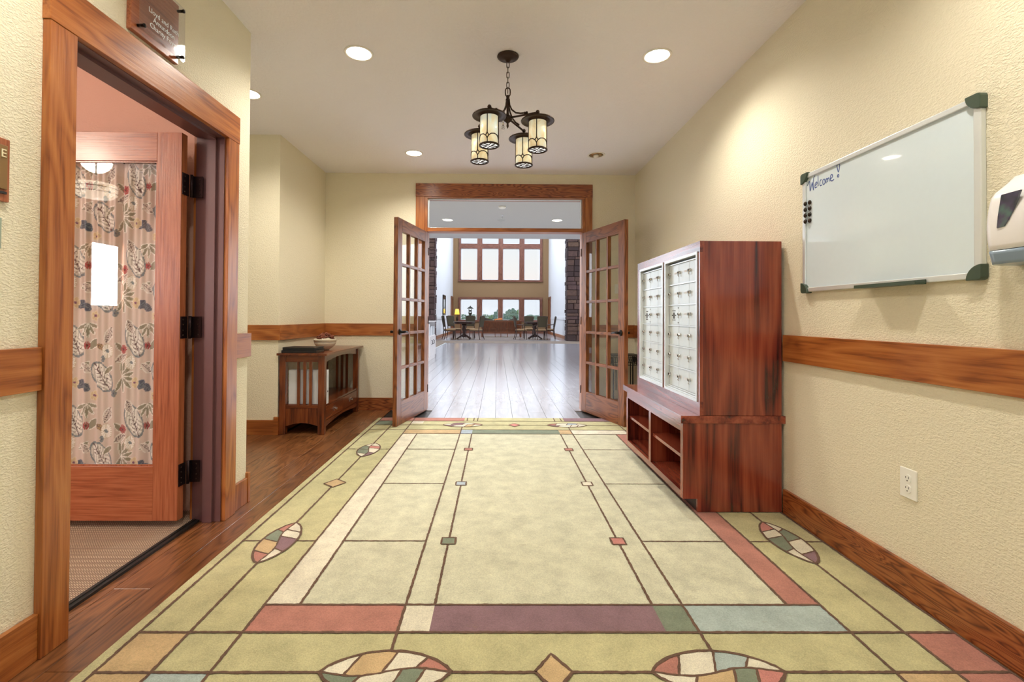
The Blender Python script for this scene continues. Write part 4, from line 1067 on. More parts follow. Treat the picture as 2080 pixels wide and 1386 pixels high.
for dx, dy in LP:
    u = Vector((dx, dy, 0)); L = u.length; u.normalize(); P0 = Vector((cx_, cy_, 0))
    arm = MB(); arm.tube([P0 + u * .025 + Vector((0, 0, 2.386)), P0 + u * (L + .0) + Vector((0, 0, 2.375))], .0065, 8)
    cur_ = [(0.010, 2.500), (.014, 2.47), (.030, 2.435), (.060, 2.408), (.095, 2.397), (.135, 2.392)]
    arm.tube([P0 + u * a + Vector((0, 0, b_)) for a, b_ in cur_], .005, 8)
    for s_ in (.125, .14): arm.ball(P0 + u * s_ + Vector((0, 0, 2.392)), .0085, 8)
    arm.ball(P0 + u * L + Vector((0, 0, 2.378)), .013, 10)
    arm.build('arm', M['bronze'], ch)
    lx, ly = cx_ + dx, cy_ + dy
    cap = MB(); cap.lathe([(.008, 2.366), (.010, 2.350), (.018, 2.344), (.050, 2.340), (.085, 2.334), (.101, 2.327), (.104, 2.322), (.103, 2.318), (.096, 2.321), (.060, 2.328), (.058, 2.318), (.054, 2.318)], 36, (lx, ly, 0))
    cap.build('lantern_cap', M['bronze'], ch)
    sh = MB(); sh.lathe([(.0545, 2.146), (.0545, 2.322)], 36, (lx, ly, 0)); 
    shade = sh.build('shade', M['art_glass'], ch)
    MB().lathe([(.0535, 2.143), (.0535, 2.145)], 30, (lx, ly, 0)).build('bottom_glass', M['white_glass'], shade)
    fm = MB(); n_ = 36
    fm.tube([(lx + .0565 * math.cos(2 * PI * j / n_), ly + .0565 * math.sin(2 * PI * j / n_), 2.142) for j in range(n_)], .0065, 6, closed=True)
    fm.tube([(lx + .0555 * math.cos(2 * PI * j / n_), ly + .0555 * math.sin(2 * PI * j / n_), 2.316) for j in range(n_)], .0025, 6, closed=True)
    a0 = -PI / 2 - .2
    for q_ in range(4):
        a = a0 + q_ * PI / 2
        def cyl(da, z): return (lx + .0562 * math.cos(a + da), ly + .0562 * math.sin(a + da), z)
        fm.tube([cyl(0, 2.314), cyl(0, 2.205)], .0032, 5)
        fm.tube([cyl(0, 2.205), cyl(.06, 2.196), cyl(.14, 2.190), cyl(.23, 2.188)], .0032, 5); fm.tube([cyl(0, 2.205), cyl(-.06, 2.196), cyl(-.14, 2.190), cyl(-.23, 2.188)], .0032, 5)
        fm.tube([cyl(.0, 2.168), cyl(.07, 2.176), cyl(.15, 2.184), cyl(.23, 2.188)], .0032, 5); fm.tube([cyl(.0, 2.168), cyl(-.07, 2.176), cyl(-.15, 2.184), cyl(-.23, 2.188)], .0032, 5)
        fm.tube([cyl(.23, 2.188), cyl(.45, 2.196), cyl(.785, 2.199), cyl(1.12, 2.196), cyl(1.34, 2.188)], .0032, 5)
        fm.tube([cyl(0, 2.168), cyl(0.02, 2.155), cyl(0.0, 2.144)], .0032, 5)
        fm.tube([(lx + .052 * math.cos(a + .5), ly + .052 * math.sin(a + .5), 2.1415), (lx + .012 * math.cos(a), ly + .012 * math.sin(a), 2.1405), (lx + .052 * math.cos(a - .5), ly + .052 * math.sin(a - .5), 2.1415)], .0032, 5)
    fm.build('lead_frame', M['bronze'], shade)

# ------------------------------------------------------------ console table
ct = thing('console_table', 'dark mission style console table with slatted ends and two drawers', 'table', (-1.8, 5.0, 0))
tx0, tx1, ty0, ty1 = XN + .012, -1.600, 4.425, 5.545
MW = MISSION
bx(XN + .003, -1.566, 4.385, 5.585, .735, .757).build('tabletop', MW['y'], ct, bevel=.003)
lg = .058
for lx, nm in ((tx0, 0), (tx1 - lg, 0)):
    for ly in (ty0, ty1 - lg):
        if ly == ty0 or True:
            bx(lx, lx + lg, ly, ly + lg, .001, .7345).build('leg', MW['z'], ct, bevel=.003)
for ly in (ty0 + .012, ty1 - lg + .012):
    bx(tx0 + lg, tx1 - lg, ly, ly + .03, .672, .734).build('top_rail', MW['x'], ct)
    bx(tx0 + lg, tx1 - lg, ly, ly + .03, .243, .272).build('lower_rail', MW['x'], ct)
    ap = [(tx0 + lg, .242), (tx0 + lg, .075)] + [(tx0 + lg + (tx1 - tx0 - 2 * lg) * s_, .075 + .03 * math.sin(PI * s_)) for s_ in np.linspace(0.03, .97, 12)] + [(tx1 - lg, .075), (tx1 - lg, .242)]
    MB().prism([(b_, a_) for a_, b_ in ap], 'y', ly + .004, ly + .026).build('end_panel', MW['z'], ct)
    for k in range(3):
        xc = tx0 + lg + .125 + k * .056 - .012
        bx(xc - .013, xc + .013, ly + .008, ly + .024, .272, .672).build('slat', MW['z'], ct)
ap = [(ty0 + lg, .734), (ty0 + lg, .665)] + [(ty0 + lg + (ty1 - ty0 - 2 * lg) * s_, .665 + .034 * math.sin(PI * s_)) for s_ in np.linspace(.02, .98, 14)] + [(ty1 - lg, .665), (ty1 - lg, .734)]
MB().prism([(a_, b_) for a_, b_ in ap], 'x', tx1 - .034, tx1 - .014).build('front_apron', MW['y'], ct)
ap = [(ty0 + lg, .115), (ty0 + lg, .055)] + [(ty0 + lg + (ty1 - ty0 - 2 * lg) * s_, .055 + .035 * math.sin(PI * s_)) for s_ in np.linspace(.02, .98, 14)] + [(ty1 - lg, .055), (ty1 - lg, .115)]
MB().prism([(a_, b_) for a_, b_ in ap], 'x', tx1 - .030, tx1 - .012).build('lower_apron', MW['y'], ct)
bx(tx0 + .002, tx1 - .008, ty0 + .043, ty1 - .043, .257, .275).build('shelf', MW['y'], ct)
bx(tx0 + .004, tx0 + .016, ty0 + lg, ty1 - lg, .10, .6).build('back_panel', MW['y'], ct) if False else None
ymid = (ty0 + ty1) / 2
for a_, b_ in ((ty0 + lg + .006, ymid - .008), (ymid + .008, ty1 - lg - .006)):
    dr = bx(tx1 - .028, tx1 - .006, a_, b_, .122, .252).build('drawer', MW['y'], ct, bevel=.002)
    yc = (a_ + b_) / 2; h_ = MB()
    h_.box(tx1 - .0055, tx1 - .002, yc - .026, yc + .026, .168, .212)
    h_.tube([(tx1 - .002, yc - .018, .196), (tx1 + .012, yc - .018, .190), (tx1 + .015, yc, .176), (tx1 + .012, yc + .018, .190), (tx1 - .002, yc + .018, .196)], .0035, 6)
    h_.build('drawer_pull', M['chrome'], dr)
bx(tx1 - .028, tx1 - .007, ymid - .0075, ymid + .0075, .116, .256).build('drawer_divider', MW['z'], ct)
# things on and in the table
def binder(x0, x1, y0, y1, z0_, label, rot):
    b_ = thing('binder', label, 'binder', ((x0 + x1) / 2, (y0 + y1) / 2, z0_), rot, 'black binders on the console table')
    w2, d2 = (x1 - x0) / 2, (y1 - y0) / 2
    m_ = MB(); m_.box(-w2, w2, -d2, d2, 0, .003); m_.box(-w2, w2, -d2, d2, .022, .025); m_.box(-w2, w2, -d2, -d2 + .003, .003, .022)
    m_.build('cover', M['binder_black'], b_, local=True, bevel=.001)
    bx(-w2 + .006, w2 - .008, -d2 + .004, d2 - .006, .0035, .0215).build('pages', M['binder_black'], b_, local=True)
binder(-1.995, -1.675, 4.41, 4.65, .7575, 'lower black binder lying on the console table', .03)
binder(-1.985, -1.68, 4.42, 4.64, .7835, 'upper black binder lying on top of another, on the console table', -.05)
def wbinder(y0, label, x0, x1, hh):
    b_ = thing('white_binder', label, 'binder', ((x0 + x1) / 2, y0, .2755), group='white binders in the console table')
    m_ = MB(); m_.box(x0, x1, y0, y0 + .003, .2755, .2755 + hh); m_.box(x0, x1, y0 + .045, y0 + .048, .2755, .2755 + hh); m_.box(x1 - .003, x1, y0 + .003, y0 + .045, .2755, .2755 + hh)
    m_.build('cover', M['binder_white'], b_)
    bx(x0 + .004, x1 - .006, y0 + .004, y0 + .044, .279, .27 + hh).build('pages', M['paper'], b_)
    MB().lathe([(.009, 0), (.009, .0008), (.004, .0009)], 14, (x1 + .0003, y0 + .024, .2755 + hh * .36), axis='x').build('finger_hole', M['dark_slot'], b_)
wbinder(4.487, 'white ring binder standing nearest the slatted end of the console', -1.955, -1.598, .318)
wbinder(4.542, 'second white ring binder standing behind the first inside the console', -1.965, -1.65, .300)
bw = thing('bowl', 'cream stoneware bowl with a brown line on the console table', 'bowl', (-1.745, 4.80, .757))
bcx, bcy = -1.745, 4.84
MB().lathe([(.035, .7575), (.042, .760), (.046, .765), (.075, .785), (.098, .812), (.106, .832), (.107, .836)], 32, (bcx, bcy, 0)).build('lower_body', M['bowl'], bw)
MB().lathe([(.1072, .8362), (.108, .8400)], 32, (bcx, bcy, 0)).build('glaze_line', M['bowl_line'], bw)
m_ = MB(); n_ = 32; prof = [(.108, .8402), (.110, .862), (.112, .868), (.108, .869), (.103, .860), (.10, .842)]
vs = [(bcx + rr * math.cos(2 * PI * j / n_), bcy + rr * math.sin(2 * PI * j / n_), zz) for rr, zz in prof for j in range(n_)]
fs = [(i * n_ + j, i * n_ + (j + 1) % n_, ((i + 1) % 6) * n_ + (j + 1) % n_, ((i + 1) % 6) * n_ + j) for i in range(6) for j in range(n_)]
m_.add(vs, fs, 0, True).build('rim', M['bowl'], bw)
m_ = MB()
for k in range(150):
    rr = .085 * math.sqrt(random.random()); an = random.uniform(0, 2 * PI); zz = .862 + .055 * (1 - (rr / .09) ** 2) + random.uniform(-.006, .012)
    X = Matrix.Translation((bcx + rr * math.cos(an), bcy + rr * math.sin(an), zz)) @ Matrix.Rotation(random.uniform(0, 6), 4, 'Z') @ Matrix.Rotation(random.uniform(-1, 1), 4, 'X')
    m_.tube([X @ Vector((-.016, 0, 0)), X @ Vector((-.006, .004, .006)), X @ Vector((.006, .004, .007)), X @ Vector((.016, -.003, 0))], .005, 5, rs=[.002, .006, .006, .002], flat=.4)
tag(m_.build('potpourri', M['potpourri']), 'heap of dried reddish brown potpourri filling the cream bowl', 'potpourri', kind='stuff')

# iron stand behind the right door
ps = thing('plant_stand', 'black wrought iron stand with pierced frieze, behind the right french door', 'stand', (1.45, 5.33, 0))
sx0, sx1, sy0, sy1, szt = 1.285, 1.585, 5.235, 5.535, .676
for a_ in (sx0, sx1):
    for b_ in (sy0, sy1):
        bx(a_ - .006, a_ + .006, b_ - .006, b_ + .006, .001, szt - .001).build('leg', M['metal_grate'], ps)
        q_ = .028 if a_ == sx0 else -.028
        bx(a_ + q_ - .004, a_ + q_ + .004, b_ - .004, b_ + .004, .30, szt - .09).build('leg_bar', M['metal_grate'], ps)
bx(sx0 - .01, sx1 + .01, sy0 - .01, sy1 + .01, szt, szt + .008).build('top_plate', M['metal_grate'], ps)
for sd_ in range(4):
    f_ = MB()
    def pt(u_, z_):
        return [(sx0 + u_ * (sx1 - sx0), sy0, z_), (sx0 + u_ * (sx1 - sx0), sy1, z_), (sx0, sy0 + u_ * (sy1 - sy0), z_), (sx1, sy0 + u_ * (sy1 - sy0), z_)][sd_]
    for z_ in (szt - .012, szt - .10): f_.tube([pt(.02, z_), pt(.98, z_)], .004, 5)
    for k in range(12):
        u_ = .08 + k * .076
        if k % 3 == 0: f_.tube([pt(u_, szt - .012), pt(u_, szt - .10)], .003, 5)
        elif k % 3 == 1: f_.tube([pt(u_, szt - .02), pt(u_ - .03, szt - .045), pt(u_ + .03, szt - .07), pt(u_, szt - .095)], .003, 5)
        else: f_.tube([pt(u_ - .02, szt - .03), pt(u_ + .02, szt - .03), pt(u_ + .02, szt - .085), pt(u_ - .02, szt - .085)], .003, 5, closed=True)
    f_.build('frieze_panel', M['metal_grate'], ps)
m_ = thing('light_switch', 'ivory light switch plate on the back wall behind right door', 'switch plate', (1.42, YB, 1.38))
bx(1.385, 1.455, YB - .007, YB - .0005, 1.385, 1.495).build('cover_plate', M['ivory'], m_, bevel=.002)
bx(1.413, 1.427, YB - .014, YB - .0075, 1.428, 1.452).build('switch', M['ivory'], m_)

# ------------------------------------------------------------ office lamp (seen mirrored in the door glass)
pl = thing('pendant_lamp', 'art glass bowl pendant lamp hanging inside the office', 'lamp', (-3.82, .44, H))
lx, ly = -3.82, .44
MB().lathe([(.13, 2.75), (.10, 2.789), (.02, 2.789)], 28, (lx, ly, 0)).build('canopy', M['lens'], pl) if False else None
MB().lathe([(.10, H - .0005), (.11, H - .02), (.07, H - .04), (.02, H - .045)][::-1], 28, (lx, ly, 0)).build('canopy', M['trim_white'], pl)
MB().tube([(lx, ly, 2.36), (lx, ly, H - .04)], .009, 8).build('stem', M['bronze'], pl)
t = emis('lit_alabaster', (255, 240, 216), 3.2)
MB().lathe([(.02, 2.20), (.13, 2.215), (.165, 2.25), (.17, 2.32), (.16, 2.34)], 32, (lx, ly, 0)).build('bowl_shade', t, pl)
f_ = MB(); f_.tube([(lx + .172 * math.cos(2 * PI * j / 30), ly + .172 * math.sin(2 * PI * j / 30), 2.30) for j in range(30)], .004, 5, closed=True); f_.tube([(lx + .169 * math.cos(2 * PI * j / 30), ly + .169 * math.sin(2 * PI * j / 30), 2.255) for j in range(30)], .004, 5, closed=True)
f_.build('lead_frame', M['bronze'], pl)
l = bpy.data.lights.new('lamp', 'POINT'); l.energy = 52; l.color = (1, .88, .72); l.shadow_soft_size = .12
o = bpy.data.objects.new('lamp', l); COL.objects.link(o); o.parent = pl; o.location = (0, 0, -.62 + .5 - .1)

# ------------------------------------------------------------ great room
# stone pillars
t = NT('ledge_stone'); oi = t.n('ShaderNodeObjectInfo'); co = t.coords()
c = t.ramp(oi.outputs['Random'], [(0, srgb(58, 44, 46)), (.25, srgb(92, 70, 66)), (.5, srgb(122, 94, 80)), (.75, srgb(104, 80, 84)), (1, srgb(140, 112, 90))])
t.l(t.mix(t.noise(co, 9, 4), c, srgb(70, 56, 56)), t.b.inputs['Base Color']); t.bump(t.noise(co, 14, 4), .8, .03); t.set(rough=.85)
STONE = t.m; M['mortar'] = plain('mortar_core', (66, 56, 54), .9)
def pillar(name, xa, xb_, lab, inner):
    p = thing(name, lab, 'pillar', ((xa + xb_) / 2, 22, 0), kind='structure')
    bx(xa + .03, xb_ - .03, 21.75, 22.3, .001, 6.4).build('mortar_core', M['mortar'], p)
    z = .002; far_ = MB(); nstone = 0
    while z < 6.3:
        h_ = random.choice((.13, .17, .22, .28)); x = xa + random.uniform(-.03, .03)
        while x < xb_ - .02:
            L = random.uniform(.22, .55); xe = min(x + L, xb_)
            if xb_ - xe < .12: xe = xb_
            pr = random.uniform(0, .05); m_ = MB(); g_ = .008
            j = lambda: random.uniform(-.006, .006)
            v = [(x + g_ + j(), 21.70 - pr, z + g_ + j()), (xe - g_ + j(), 21.70 - pr, z + g_ + j()), (xe - g_ + j(), 21.70 - pr, z + h_ - g_ + j()), (x + g_ + j(), 21.70 - pr, z + h_ - g_ + j())]
            v2 = [(a_, 21.749, b_) for a_, _, b_ in v]
            v3 = [(a_ + (.015 if i in (0, 3) else -.015), 21.685 - pr, b_ + (.015 if i < 2 else -.015)) for i, (a_, _, b_) in enumerate(v)]
            m_.add(v3 + v + v2, [(0, 1, 2, 3)] + [(4 + i, 4 + (i + 1) % 4, (i + 1) % 4, i) for i in range(4)] + [(8 + i, 8 + (i + 1) % 4, 4 + (i + 1) % 4, 4 + i) for i in range(4)])
            if z < 4.75 and nstone < 280: m_.build('stone', STONE, p); nstone += 1
            else:
                b0 = len(far_.v); far_.v += m_.v; far_.f += [tuple(b0 + i for i in q_) for q_ in m_.f]; far_.mi += m_.mi; far_.sm += m_.sm
            x = xe
        # return side facing the opening
        s_ = 1 if inner > 0 else -1; xe_ = xb_ if inner > 0 else xa
        y = 21.70
        while y < 22.28:
            L = random.uniform(.2, .4); ye = min(y + L, 22.3); pr = random.uniform(0, .045)
            m_ = bx(min(xe_ - s_ * .028, xe_ + s_ * pr), max(xe_ - s_ * .028, xe_ + s_ * pr), y + .008, ye - .008, z + .008, z + h_ - .008)
            b0 = len(far_.v); far_.v += m_.v; far_.f += [tuple(b0 + i for i in q_) for q_ in m_.f]; far_.mi += m_.mi; far_.sm += m_.sm
            y = ye
        z += h_
    tag(far_.build('stone_remainder', STONE, p), kind='stuff')
pillar('pillar', 3.20, 4.85, 'brown ledgestone pillar on the right of the great room', -1)
pillar('pillar', -4.55, -2.88, 'brown ledgestone pillar on the left of the great room', 1)

def chair(name, label, loc, rotz, arms=True):
    c = thing(name, label, 'chair', (*loc, .002), rotz, 'upholstered dining chairs round the two tables')
    # local: seat faces +y, back at -y
    m_ = MB(); m_.box(-.25, .25, -.22, .26, .43, .50); m_.build('seat', M['fabric_tan'], c, local=True, bevel=.03)
    rows = []
    X = Matrix.Translation((0, -.235, .60)) @ Matrix.Rotation(.16, 4, 'X')
    m_ = MB(); pts = [(-.19, 0), (.19, 0), (.24, .50), (.12, .515), (0, .52), (-.12, .515), (-.24, .50)]
    m_.prism([(b_, a_) for a_, b_ in pts], 'y', -.03, .03, X=X); m_.build('backrest', M['fabric_olive'], c, local=True, bevel=.012)
    m_ = MB(); m_.tube([X @ Vector((-.255, 0, .50)), X @ Vector((-.12, 0, .528)), X @ Vector((.12, 0, .528)), X @ Vector((.255, 0, .50))], .016, 6); m_.build('top_rail', M['chair_wood'], c, local=True)
    m_ = bx(-.245, .245, -.22, .25, .395, .43); m_.build('seat_frame', M['chair_wood'], c, local=True)
    for s_ in (-1, 1):
        m_ = MB(); m_.tube([(s_ * .235, .235, .40), (s_ * .235, .24, .2), (s_ * .24, .245, 0)], .02, 6, rs=[.023, .02, .014]); m_.build('leg', M['chair_wood'], c, local=True)
        m_ = MB(); m_.tube([X @ Vector((s_ * .25, 0, .50)), X @ Vector((s_ * .205, 0, .02)), (s_ * .215, -.215, .42), (s_ * .22, -.24, .2), (s_ * .235, -.30, 0)], .02, 6, rs=[.016, .02, .024, .02, .015]); m_.build('leg', M['chair_wood'], c, local=True)
        if arms:
            m_ = MB(); m_.tube([X @ Vector((s_ * .225, .0, .12)), (s_ * .27, -.10, .70), (s_ * .29, .06, .70), (s_ * .285, .14, .675)], .017, 6); m_.tube([(s_ * .285, .11, .685), (s_ * .27, .14, .58), (s_ * .255, .17, .44)], .015, 6); m_.build('arm', M['chair_wood'], c, local=True)
    return c
def pedestal(name, label, x, y):
    t_ = thing(name, label, 'table', (x, y, .002), group='round pedestal tables')
    MB().lathe([(.50, .80), (.52, .815), (.52, .838), (.50, .845), (.001, .846)], 40, (0, 0, 0)).build('tabletop', M['table_wood'], t_, local=True)
    MB().lathe([(.46, .74), (.46, .80)], 36).build('apron', M['table_wood'], t_, local=True)
    MB().lathe([(.10, .10), (.12, .16), (.07, .24), (.06, .35), (.10, .48), (.07, .62), (.14, .74)], 20).build('pedestal_column', M['table_wood'], t_, local=True)
    for k in range(4):
        a = PI / 4 + k * PI / 2; u_ = Vector((math.cos(a), math.sin(a), 0))
        MB().tube([u_ * .05 + Vector((0, 0, .19)), u_ * .2 + Vector((0, 0, .15)), u_ * .36 + Vector((0, 0, .07)), u_ * .45 + Vector((0, 0, .03))], .035, 8, rs=[.045, .04, .034, .028]).build('foot', M['table_wood'], t_, local=True)
    return t_
pedestal('round_table', 'dark round pedestal table in the left group of the far room', -1.60, 22.95)
pedestal('round_table', 'dark round pedestal table in the right group of the far room', 1.86, 23.35)
chair('dining_chair', 'olive backed dining chair at the left side of the left round table', (-2.27, 22.55), -1.25, False)
chair('dining_chair', 'olive backed dining chair at the right side of the left round table', (-.98, 22.60), 1.15, False)
chair('dining_chair', 'olive backed dining chair behind the left round table, by the lamp', (-2.15, 23.75), -2.35, False)
chair('dining_chair', 'olive backed dining chair behind the left round table, facing camera', (-1.40, 23.9), 3.0, False)
chair('dining_chair', 'armchair at the left side of the right round table, beside sofa', (1.13, 22.95), -1.45)
chair('dining_chair', 'dark backed chair nearest the camera at the right round table', (2.10, 22.70), .12)
chair('dining_chair', 'olive backed chair behind the right round table, facing camera', (1.60, 24.35), 3.0)
chair('dining_chair', 'armchair at the right side of the right round table by the stone pillar', (2.60, 23.65), 1.35)

# slat-back settle
so = thing('sofa', 'long mission sofa with slatted wood back, seen from behind', 'sofa', (.25, 25.6, .002))
SW = woods('sofa_oak', (84, 38, 18), (120, 62, 30), (138, 76, 40), rings=4)
sx0, sx1 = -.84, 1.30
for x_ in (sx0, sx1 - .07):
    for y_ in (25.38, 26.15): bx(x_, x_ + .07, y_, y_ + .07, .003, .86 if y_ < 25.5 else .66).build('leg', SW['z'], so)
for x_ in (-.12, .18, .55): bx(x_, x_ + .03, 25.40, 25.43, .003, .2).build('leg', SW['z'], so)
bx(sx0 + .07, sx1 - .07, 25.39, 25.43, .80, .875).build('top_rail', SW['x'], so); bx(sx0 + .07, sx1 - .07, 25.39, 25.43, .19, .27).build('bottom_rail', SW['x'], so)
n_ = 34
for k in range(n_):
    x_ = sx0 + .085 + k * (sx1 - sx0 - .17) / (n_ - 1)
    bx(x_ - .020, x_ + .020, 25.395, 25.42, .27, .80).build('slat', SW['z'], so)
bx(sx0 + .07, sx1 - .07, 25.43, 26.2, .22, .30).build('seat_frame', SW['x'], so)
for s_, x_ in ((0, sx0 - .03), (1, sx1 - .08)): bx(x_, x_ + .11, 25.33, 26.25, .865, .895).build('arm', SW['y'], so)
for k in range(3):
    a_ = sx0 + .08 + k * .66
    bx(a_, a_ + .65, 25.62, 26.2, .31, .46).build('seat_cushion', M['fabric_olive'], so, bevel=.03)
    bx(a_, a_ + .65, 25.45, 25.61, .46, .915).build('back_cushion', M['fabric_olive'], so, bevel=.04)
M['orange'] = plain('orange_pillow_fabric', (214, 128, 70), .85, 0, .1); M['dark_fab'] = plain('dark_pillow_fabric', (60, 48, 44), .85)
def pillow(x, c, lab, r_):
    m_ = MB(); rows = []
    for i in range(9):
        v_ = i / 8 * 2 - 1; row = []
        for j in range(9):
            u_ = j / 8 * 2 - 1; th = .07 * max(0, (1 - u_ ** 4) * (1 - v_ ** 4)) ** .5
            row.append((u_ * .23, th, v_ * .21))
        rows.append(row)
    m_.grid(rows); m_.grid([[(a_, -b_, c_) for a_, b_, c_ in r2][::-1] for r2 in rows])
    o = m_.build('throw_pillow', M[c], origin=(0, 0, -.21)); o.location = (x, 25.75, .462); o.rotation_euler = (.12, r_, 0)
    o.location.y = 25.84; o.location.z = .58
    tag(o, lab, 'pillow', 'throw pillows on the sofa')
pillow(-.56, 'dark_fab', 'dark throw pillow at the left end of the sofa', .25)
pillow(.12, 'orange', 'orange throw pillow showing above left end of the sofa', -.2)
pillow(.95, 'dark_fab', 'dark throw pillow at the right end of the sofa', -.3)
# table lamp on an end table
et = thing('end_table', 'small wood end table by the left wall under the yellow lamp', 'table', (-2.45, 29, .002))
bx(-2.72, -2.18, 28.75, 29.3, .62, .66).build('tabletop', SW['x'], et)
for x_ in (-2.70, -2.24):
    for y_ in (28.77, 29.24): bx(x_, x_ + .04, y_, y_ + .04, .003, .62).build('leg', SW['z'], et)
la = thing('table_lamp', 'table lamp with a glowing yellow tapered shade by the far left window', 'lamp', (-2.45, 29, .66))
MB().lathe([(.08, .661), (.085, .68), (.03, .70), (.025, .80), (.06, .90), (.06, 1.0), (.02, 1.1), (.012, 1.22)], 18, (-2.45, 29, 0)).build('lamp_base', M['bronze'], la)
MB().lathe([(.15, 1.215), (.10, 1.545)], 24, (-2.45, 29, 0)).build('lamp_shade', emis('lit_yellow_shade', (250, 190, 70), 1.0), la)
pf = thing('framed_mirror', 'tall narrow black framed picture on the left alcove wall', 'picture', (-2.9, 25.7, 1.15))
m_ = MB()
for q_ in ((25.15, 25.27, 1.17, 2.24), (26.23, 26.35, 1.17, 2.24), (25.27, 26.23, 1.17, 1.27), (25.27, 26.23, 2.10, 2.24)): m_.box(-2.899, -2.85, q_[0], q_[1], q_[2], q_[3])
m_.build('frame', M['black'], pf)
bx(-2.899, -2.87, 25.27, 26.23, 1.27, 2.10).build('mirror_glass', M['chrome'], pf)
# white cabinet with leaflets just left in the hall
wc = thing('white_cabinet', 'white cabinet with black handles seen past the left french door', 'cabinet', (-1.95, 12.0, .001))
bx(-2.3, -1.662, 11.55, 12.75, .001, .62).build('body', M['white_plastic'], wc, bevel=.004)
for k in range(2):
    d_ = bx(-1.661, -1.640, 11.57 + k * .59, 12.14 + k * .59, .10, .60).build('door', M['white_plastic'], wc, bevel=.003)
    MB().tube([(-1.640, 11.9 + k * .3, .50), (-1.61, 11.9 + k * .3, .49), (-1.61, 11.9 + k * .3, .41), (-1.640, 11.9 + k * .3, .40)], .008, 6).build('handle', M['black'], d_)
bx(-2.3, -1.67, 11.55, 11.57, .62, .955).build('side_panel', M['white_plastic'], wc); bx(-2.3, -1.67, 12.73, 12.75, .62, .955).build('side_panel', M['white_plastic'], wc)
bx(-2.32, -1.64, 11.53, 12.77, .955, .985).build('top_panel', M['white_plastic'], wc); bx(-2.3, -2.28, 11.57, 12.73, .62, .955).build('back_panel', M['white_plastic'], wc)
for k in range(5):
    hh = random.uniform(.20, .30); y_ = 11.60 + k * .225
    m_ = bx(-1.83, -1.70 + random.uniform(0, .03), y_, y_ + .19, .6205, .62 + hh)
    tag(m_.build('leaflet_stack', M['paper'] if k % 2 else M['binder_white'], bevel=.002), '%s stack of white leaflets in the open top of the white cabinet' % ('nearest', 'second', 'middle', 'fourth', 'farthest')[k], 'paper stack', 'leaflet stacks in the white cabinet')

# ------------------------------------------------------------ outdoors
t = NT('meadow_grass'); co = t.coords((1, 1, 1), False)
t.l(t.ramp(t.noise(co, .05, 4), [(.35, srgb(112, 140, 84)), (.5, srgb(160, 174, 104)), (.65, srgb(190, 190, 124))]), t.b.inputs['Base Color']); t.set(rough=.95)
rows = []
for i in range(26):
    y = 32 + (i / 25) ** 1.8 * 420; row = []
    for j in range(30):
        x = (j / 29 - .5) * (60 + (y - 32) * 1.3)
        hz_ = -1.0 + .6 * math.sin(x * .02 + 1) * min(1, (y - 32) / 200) + .4 * math.sin(y * .03) * min(1, (y - 32) / 100)
        row.append((x, y, hz_))
    rows.append(row)
struct(MB().grid(rows).build('ground', t.m))
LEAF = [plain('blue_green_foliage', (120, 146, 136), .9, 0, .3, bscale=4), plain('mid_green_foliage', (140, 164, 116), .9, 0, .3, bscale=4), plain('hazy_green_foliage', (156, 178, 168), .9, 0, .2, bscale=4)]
M['bark'] = plain('tree_bark', (84, 70, 60), .9)
def tree(x, y, h_, w_, kind, label, base=-1.0):
    tr0 = thing('tree', label, 'tree', (x, y, base), group='trees beyond the far windows')
    MB().tube([(0, 0, 0), (0, 0, h_ * .5)], .12, 6, rs=[h_ * .03, h_ * .015]).build('trunk', M['bark'], tr0, local=True)
    m_ = MB(); rr = random.Random(int(x * 100) + int(y))
    for k in range(90):
        f_ = rr.random(); zz = h_ * (.15 + .85 * f_)
        wd = w_ * (math.sin(PI * min(1, f_ * .85 + .12)) if kind else (1 - f_) * .95 + .08)
        a = rr.uniform(0, 2 * PI); d_ = wd * .5 * math.sqrt(rr.random())
        s_ = h_ * rr.uniform(.05, .10)
        m_.ball((d_ * math.cos(a), d_ * math.sin(a), min(zz, h_ - s_ * .5)), s_, 6, 0, rr.uniform(.7, 1.2))
    m_.build('crown', LEAF[0 if kind == 0 else (1 if kind == 1 else 2)], tr0, local=True)
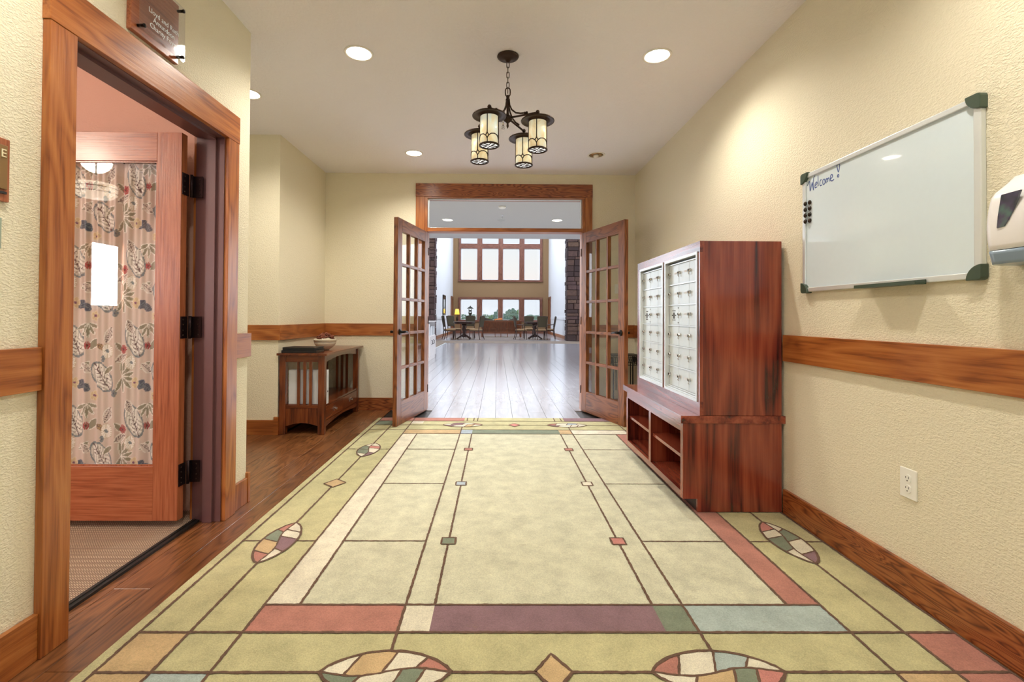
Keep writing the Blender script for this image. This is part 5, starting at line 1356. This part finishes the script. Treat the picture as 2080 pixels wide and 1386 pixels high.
# x at distance: pixel column -> x = (px-1010)/965*Y
def tx(px, Y): return (px - 1010) / 965 * Y
spec = [(1024, 96, 2.6, 1.7, 0), (1030, 101, 3.2, 1.7, 0), (1035, 106, 3.6, 1.8, 0), (1042, 111, 3.9, 2.0, 0), (1047, 116, 3.5, 2.0, 0), (1053, 121, 3.7, 2.2, 1), (1058, 126, 3.6, 2.2, 0), (1006, 98, 3.0, 1.8, 0), (1000, 103, 2.4, 2.4, 1), (1012, 108, 3.6, 2.0, 0)]
lab = ['short conifer at the left of the tree clump in the third pane', 'second conifer from the left in the third pane clump', 'tall conifer left of centre in the third pane clump', 'tallest conifer in the middle of the third pane', 'conifer just right of the tallest one in the third pane', 'rounder leafy tree right of centre in the third pane', 'conifer at the right edge of the third pane', 'slim conifer near the right edge of the second pane', 'low round tree beside the conifer in the second pane', 'tall conifer standing behind the mullion of the middle panes']
for s_, l_ in zip(spec, lab): tree(tx(s_[0], s_[1]), s_[1], s_[2] * 1.0, s_[3], s_[4], l_)
for pn, pxs in (('first', (930, 941, 952, 963)), ('second', (977, 986, 995)), ('third', (1021, 1036)), ('fourth', (1068, 1077, 1086, 1095))):
    for k, px in enumerate(pxs):
        Y_ = 150 + k * 9 + (len(pn) % 3) * 3
        tree(tx(px, Y_), Y_, 2.3 + (k * 13 % 5) * .14, 5.2, 2, '%s from the left of the hazy round trees in the %s window pane' % (('first', 'second', 'third', 'fourth')[k], pn))
# stone-lantern style bird feeder on a post outside the first pane
bf = thing('bird_feeder', 'pagoda roofed lantern bird feeder on a post outside the first window pane', 'bird feeder', (-1.875, 33, -.9))
bfx, bfy = -1.875, 33.0
MB().tube([(bfx, bfy, -1.0), (bfx, bfy, 1.15)], .035, 8).build('post', M['black'], bf)
m_ = MB(); m_.lathe([(.07, 1.12), (.09, 1.20), (.12, 1.30), (.14, 1.345), (.14, 1.36)], 6, (bfx, bfy, 0), smooth=False); m_.build('tray', M['black'], bf)
m_ = MB()
for k in range(4):
    a = PI / 4 + k * PI / 2; m_.tube([(bfx + .12 * math.cos(a), bfy + .12 * math.sin(a), 1.36), (bfx + .13 * math.cos(a), bfy + .13 * math.sin(a), 1.62)], .02, 5)
m_.lathe([(.05, 1.42), (.07, 1.48), (.05, 1.54)], 10, (bfx, bfy, 0)); m_.build('lantern_body', M['black'], bf)
m_ = MB(); m_.lathe([(.23, 1.64), (.22, 1.66), (.12, 1.73), (.05, 1.77), (.03, 1.81), (.001, 1.85)], 4, (bfx, bfy, 0), smooth=False); m_.build('roof', M['black'], bf)
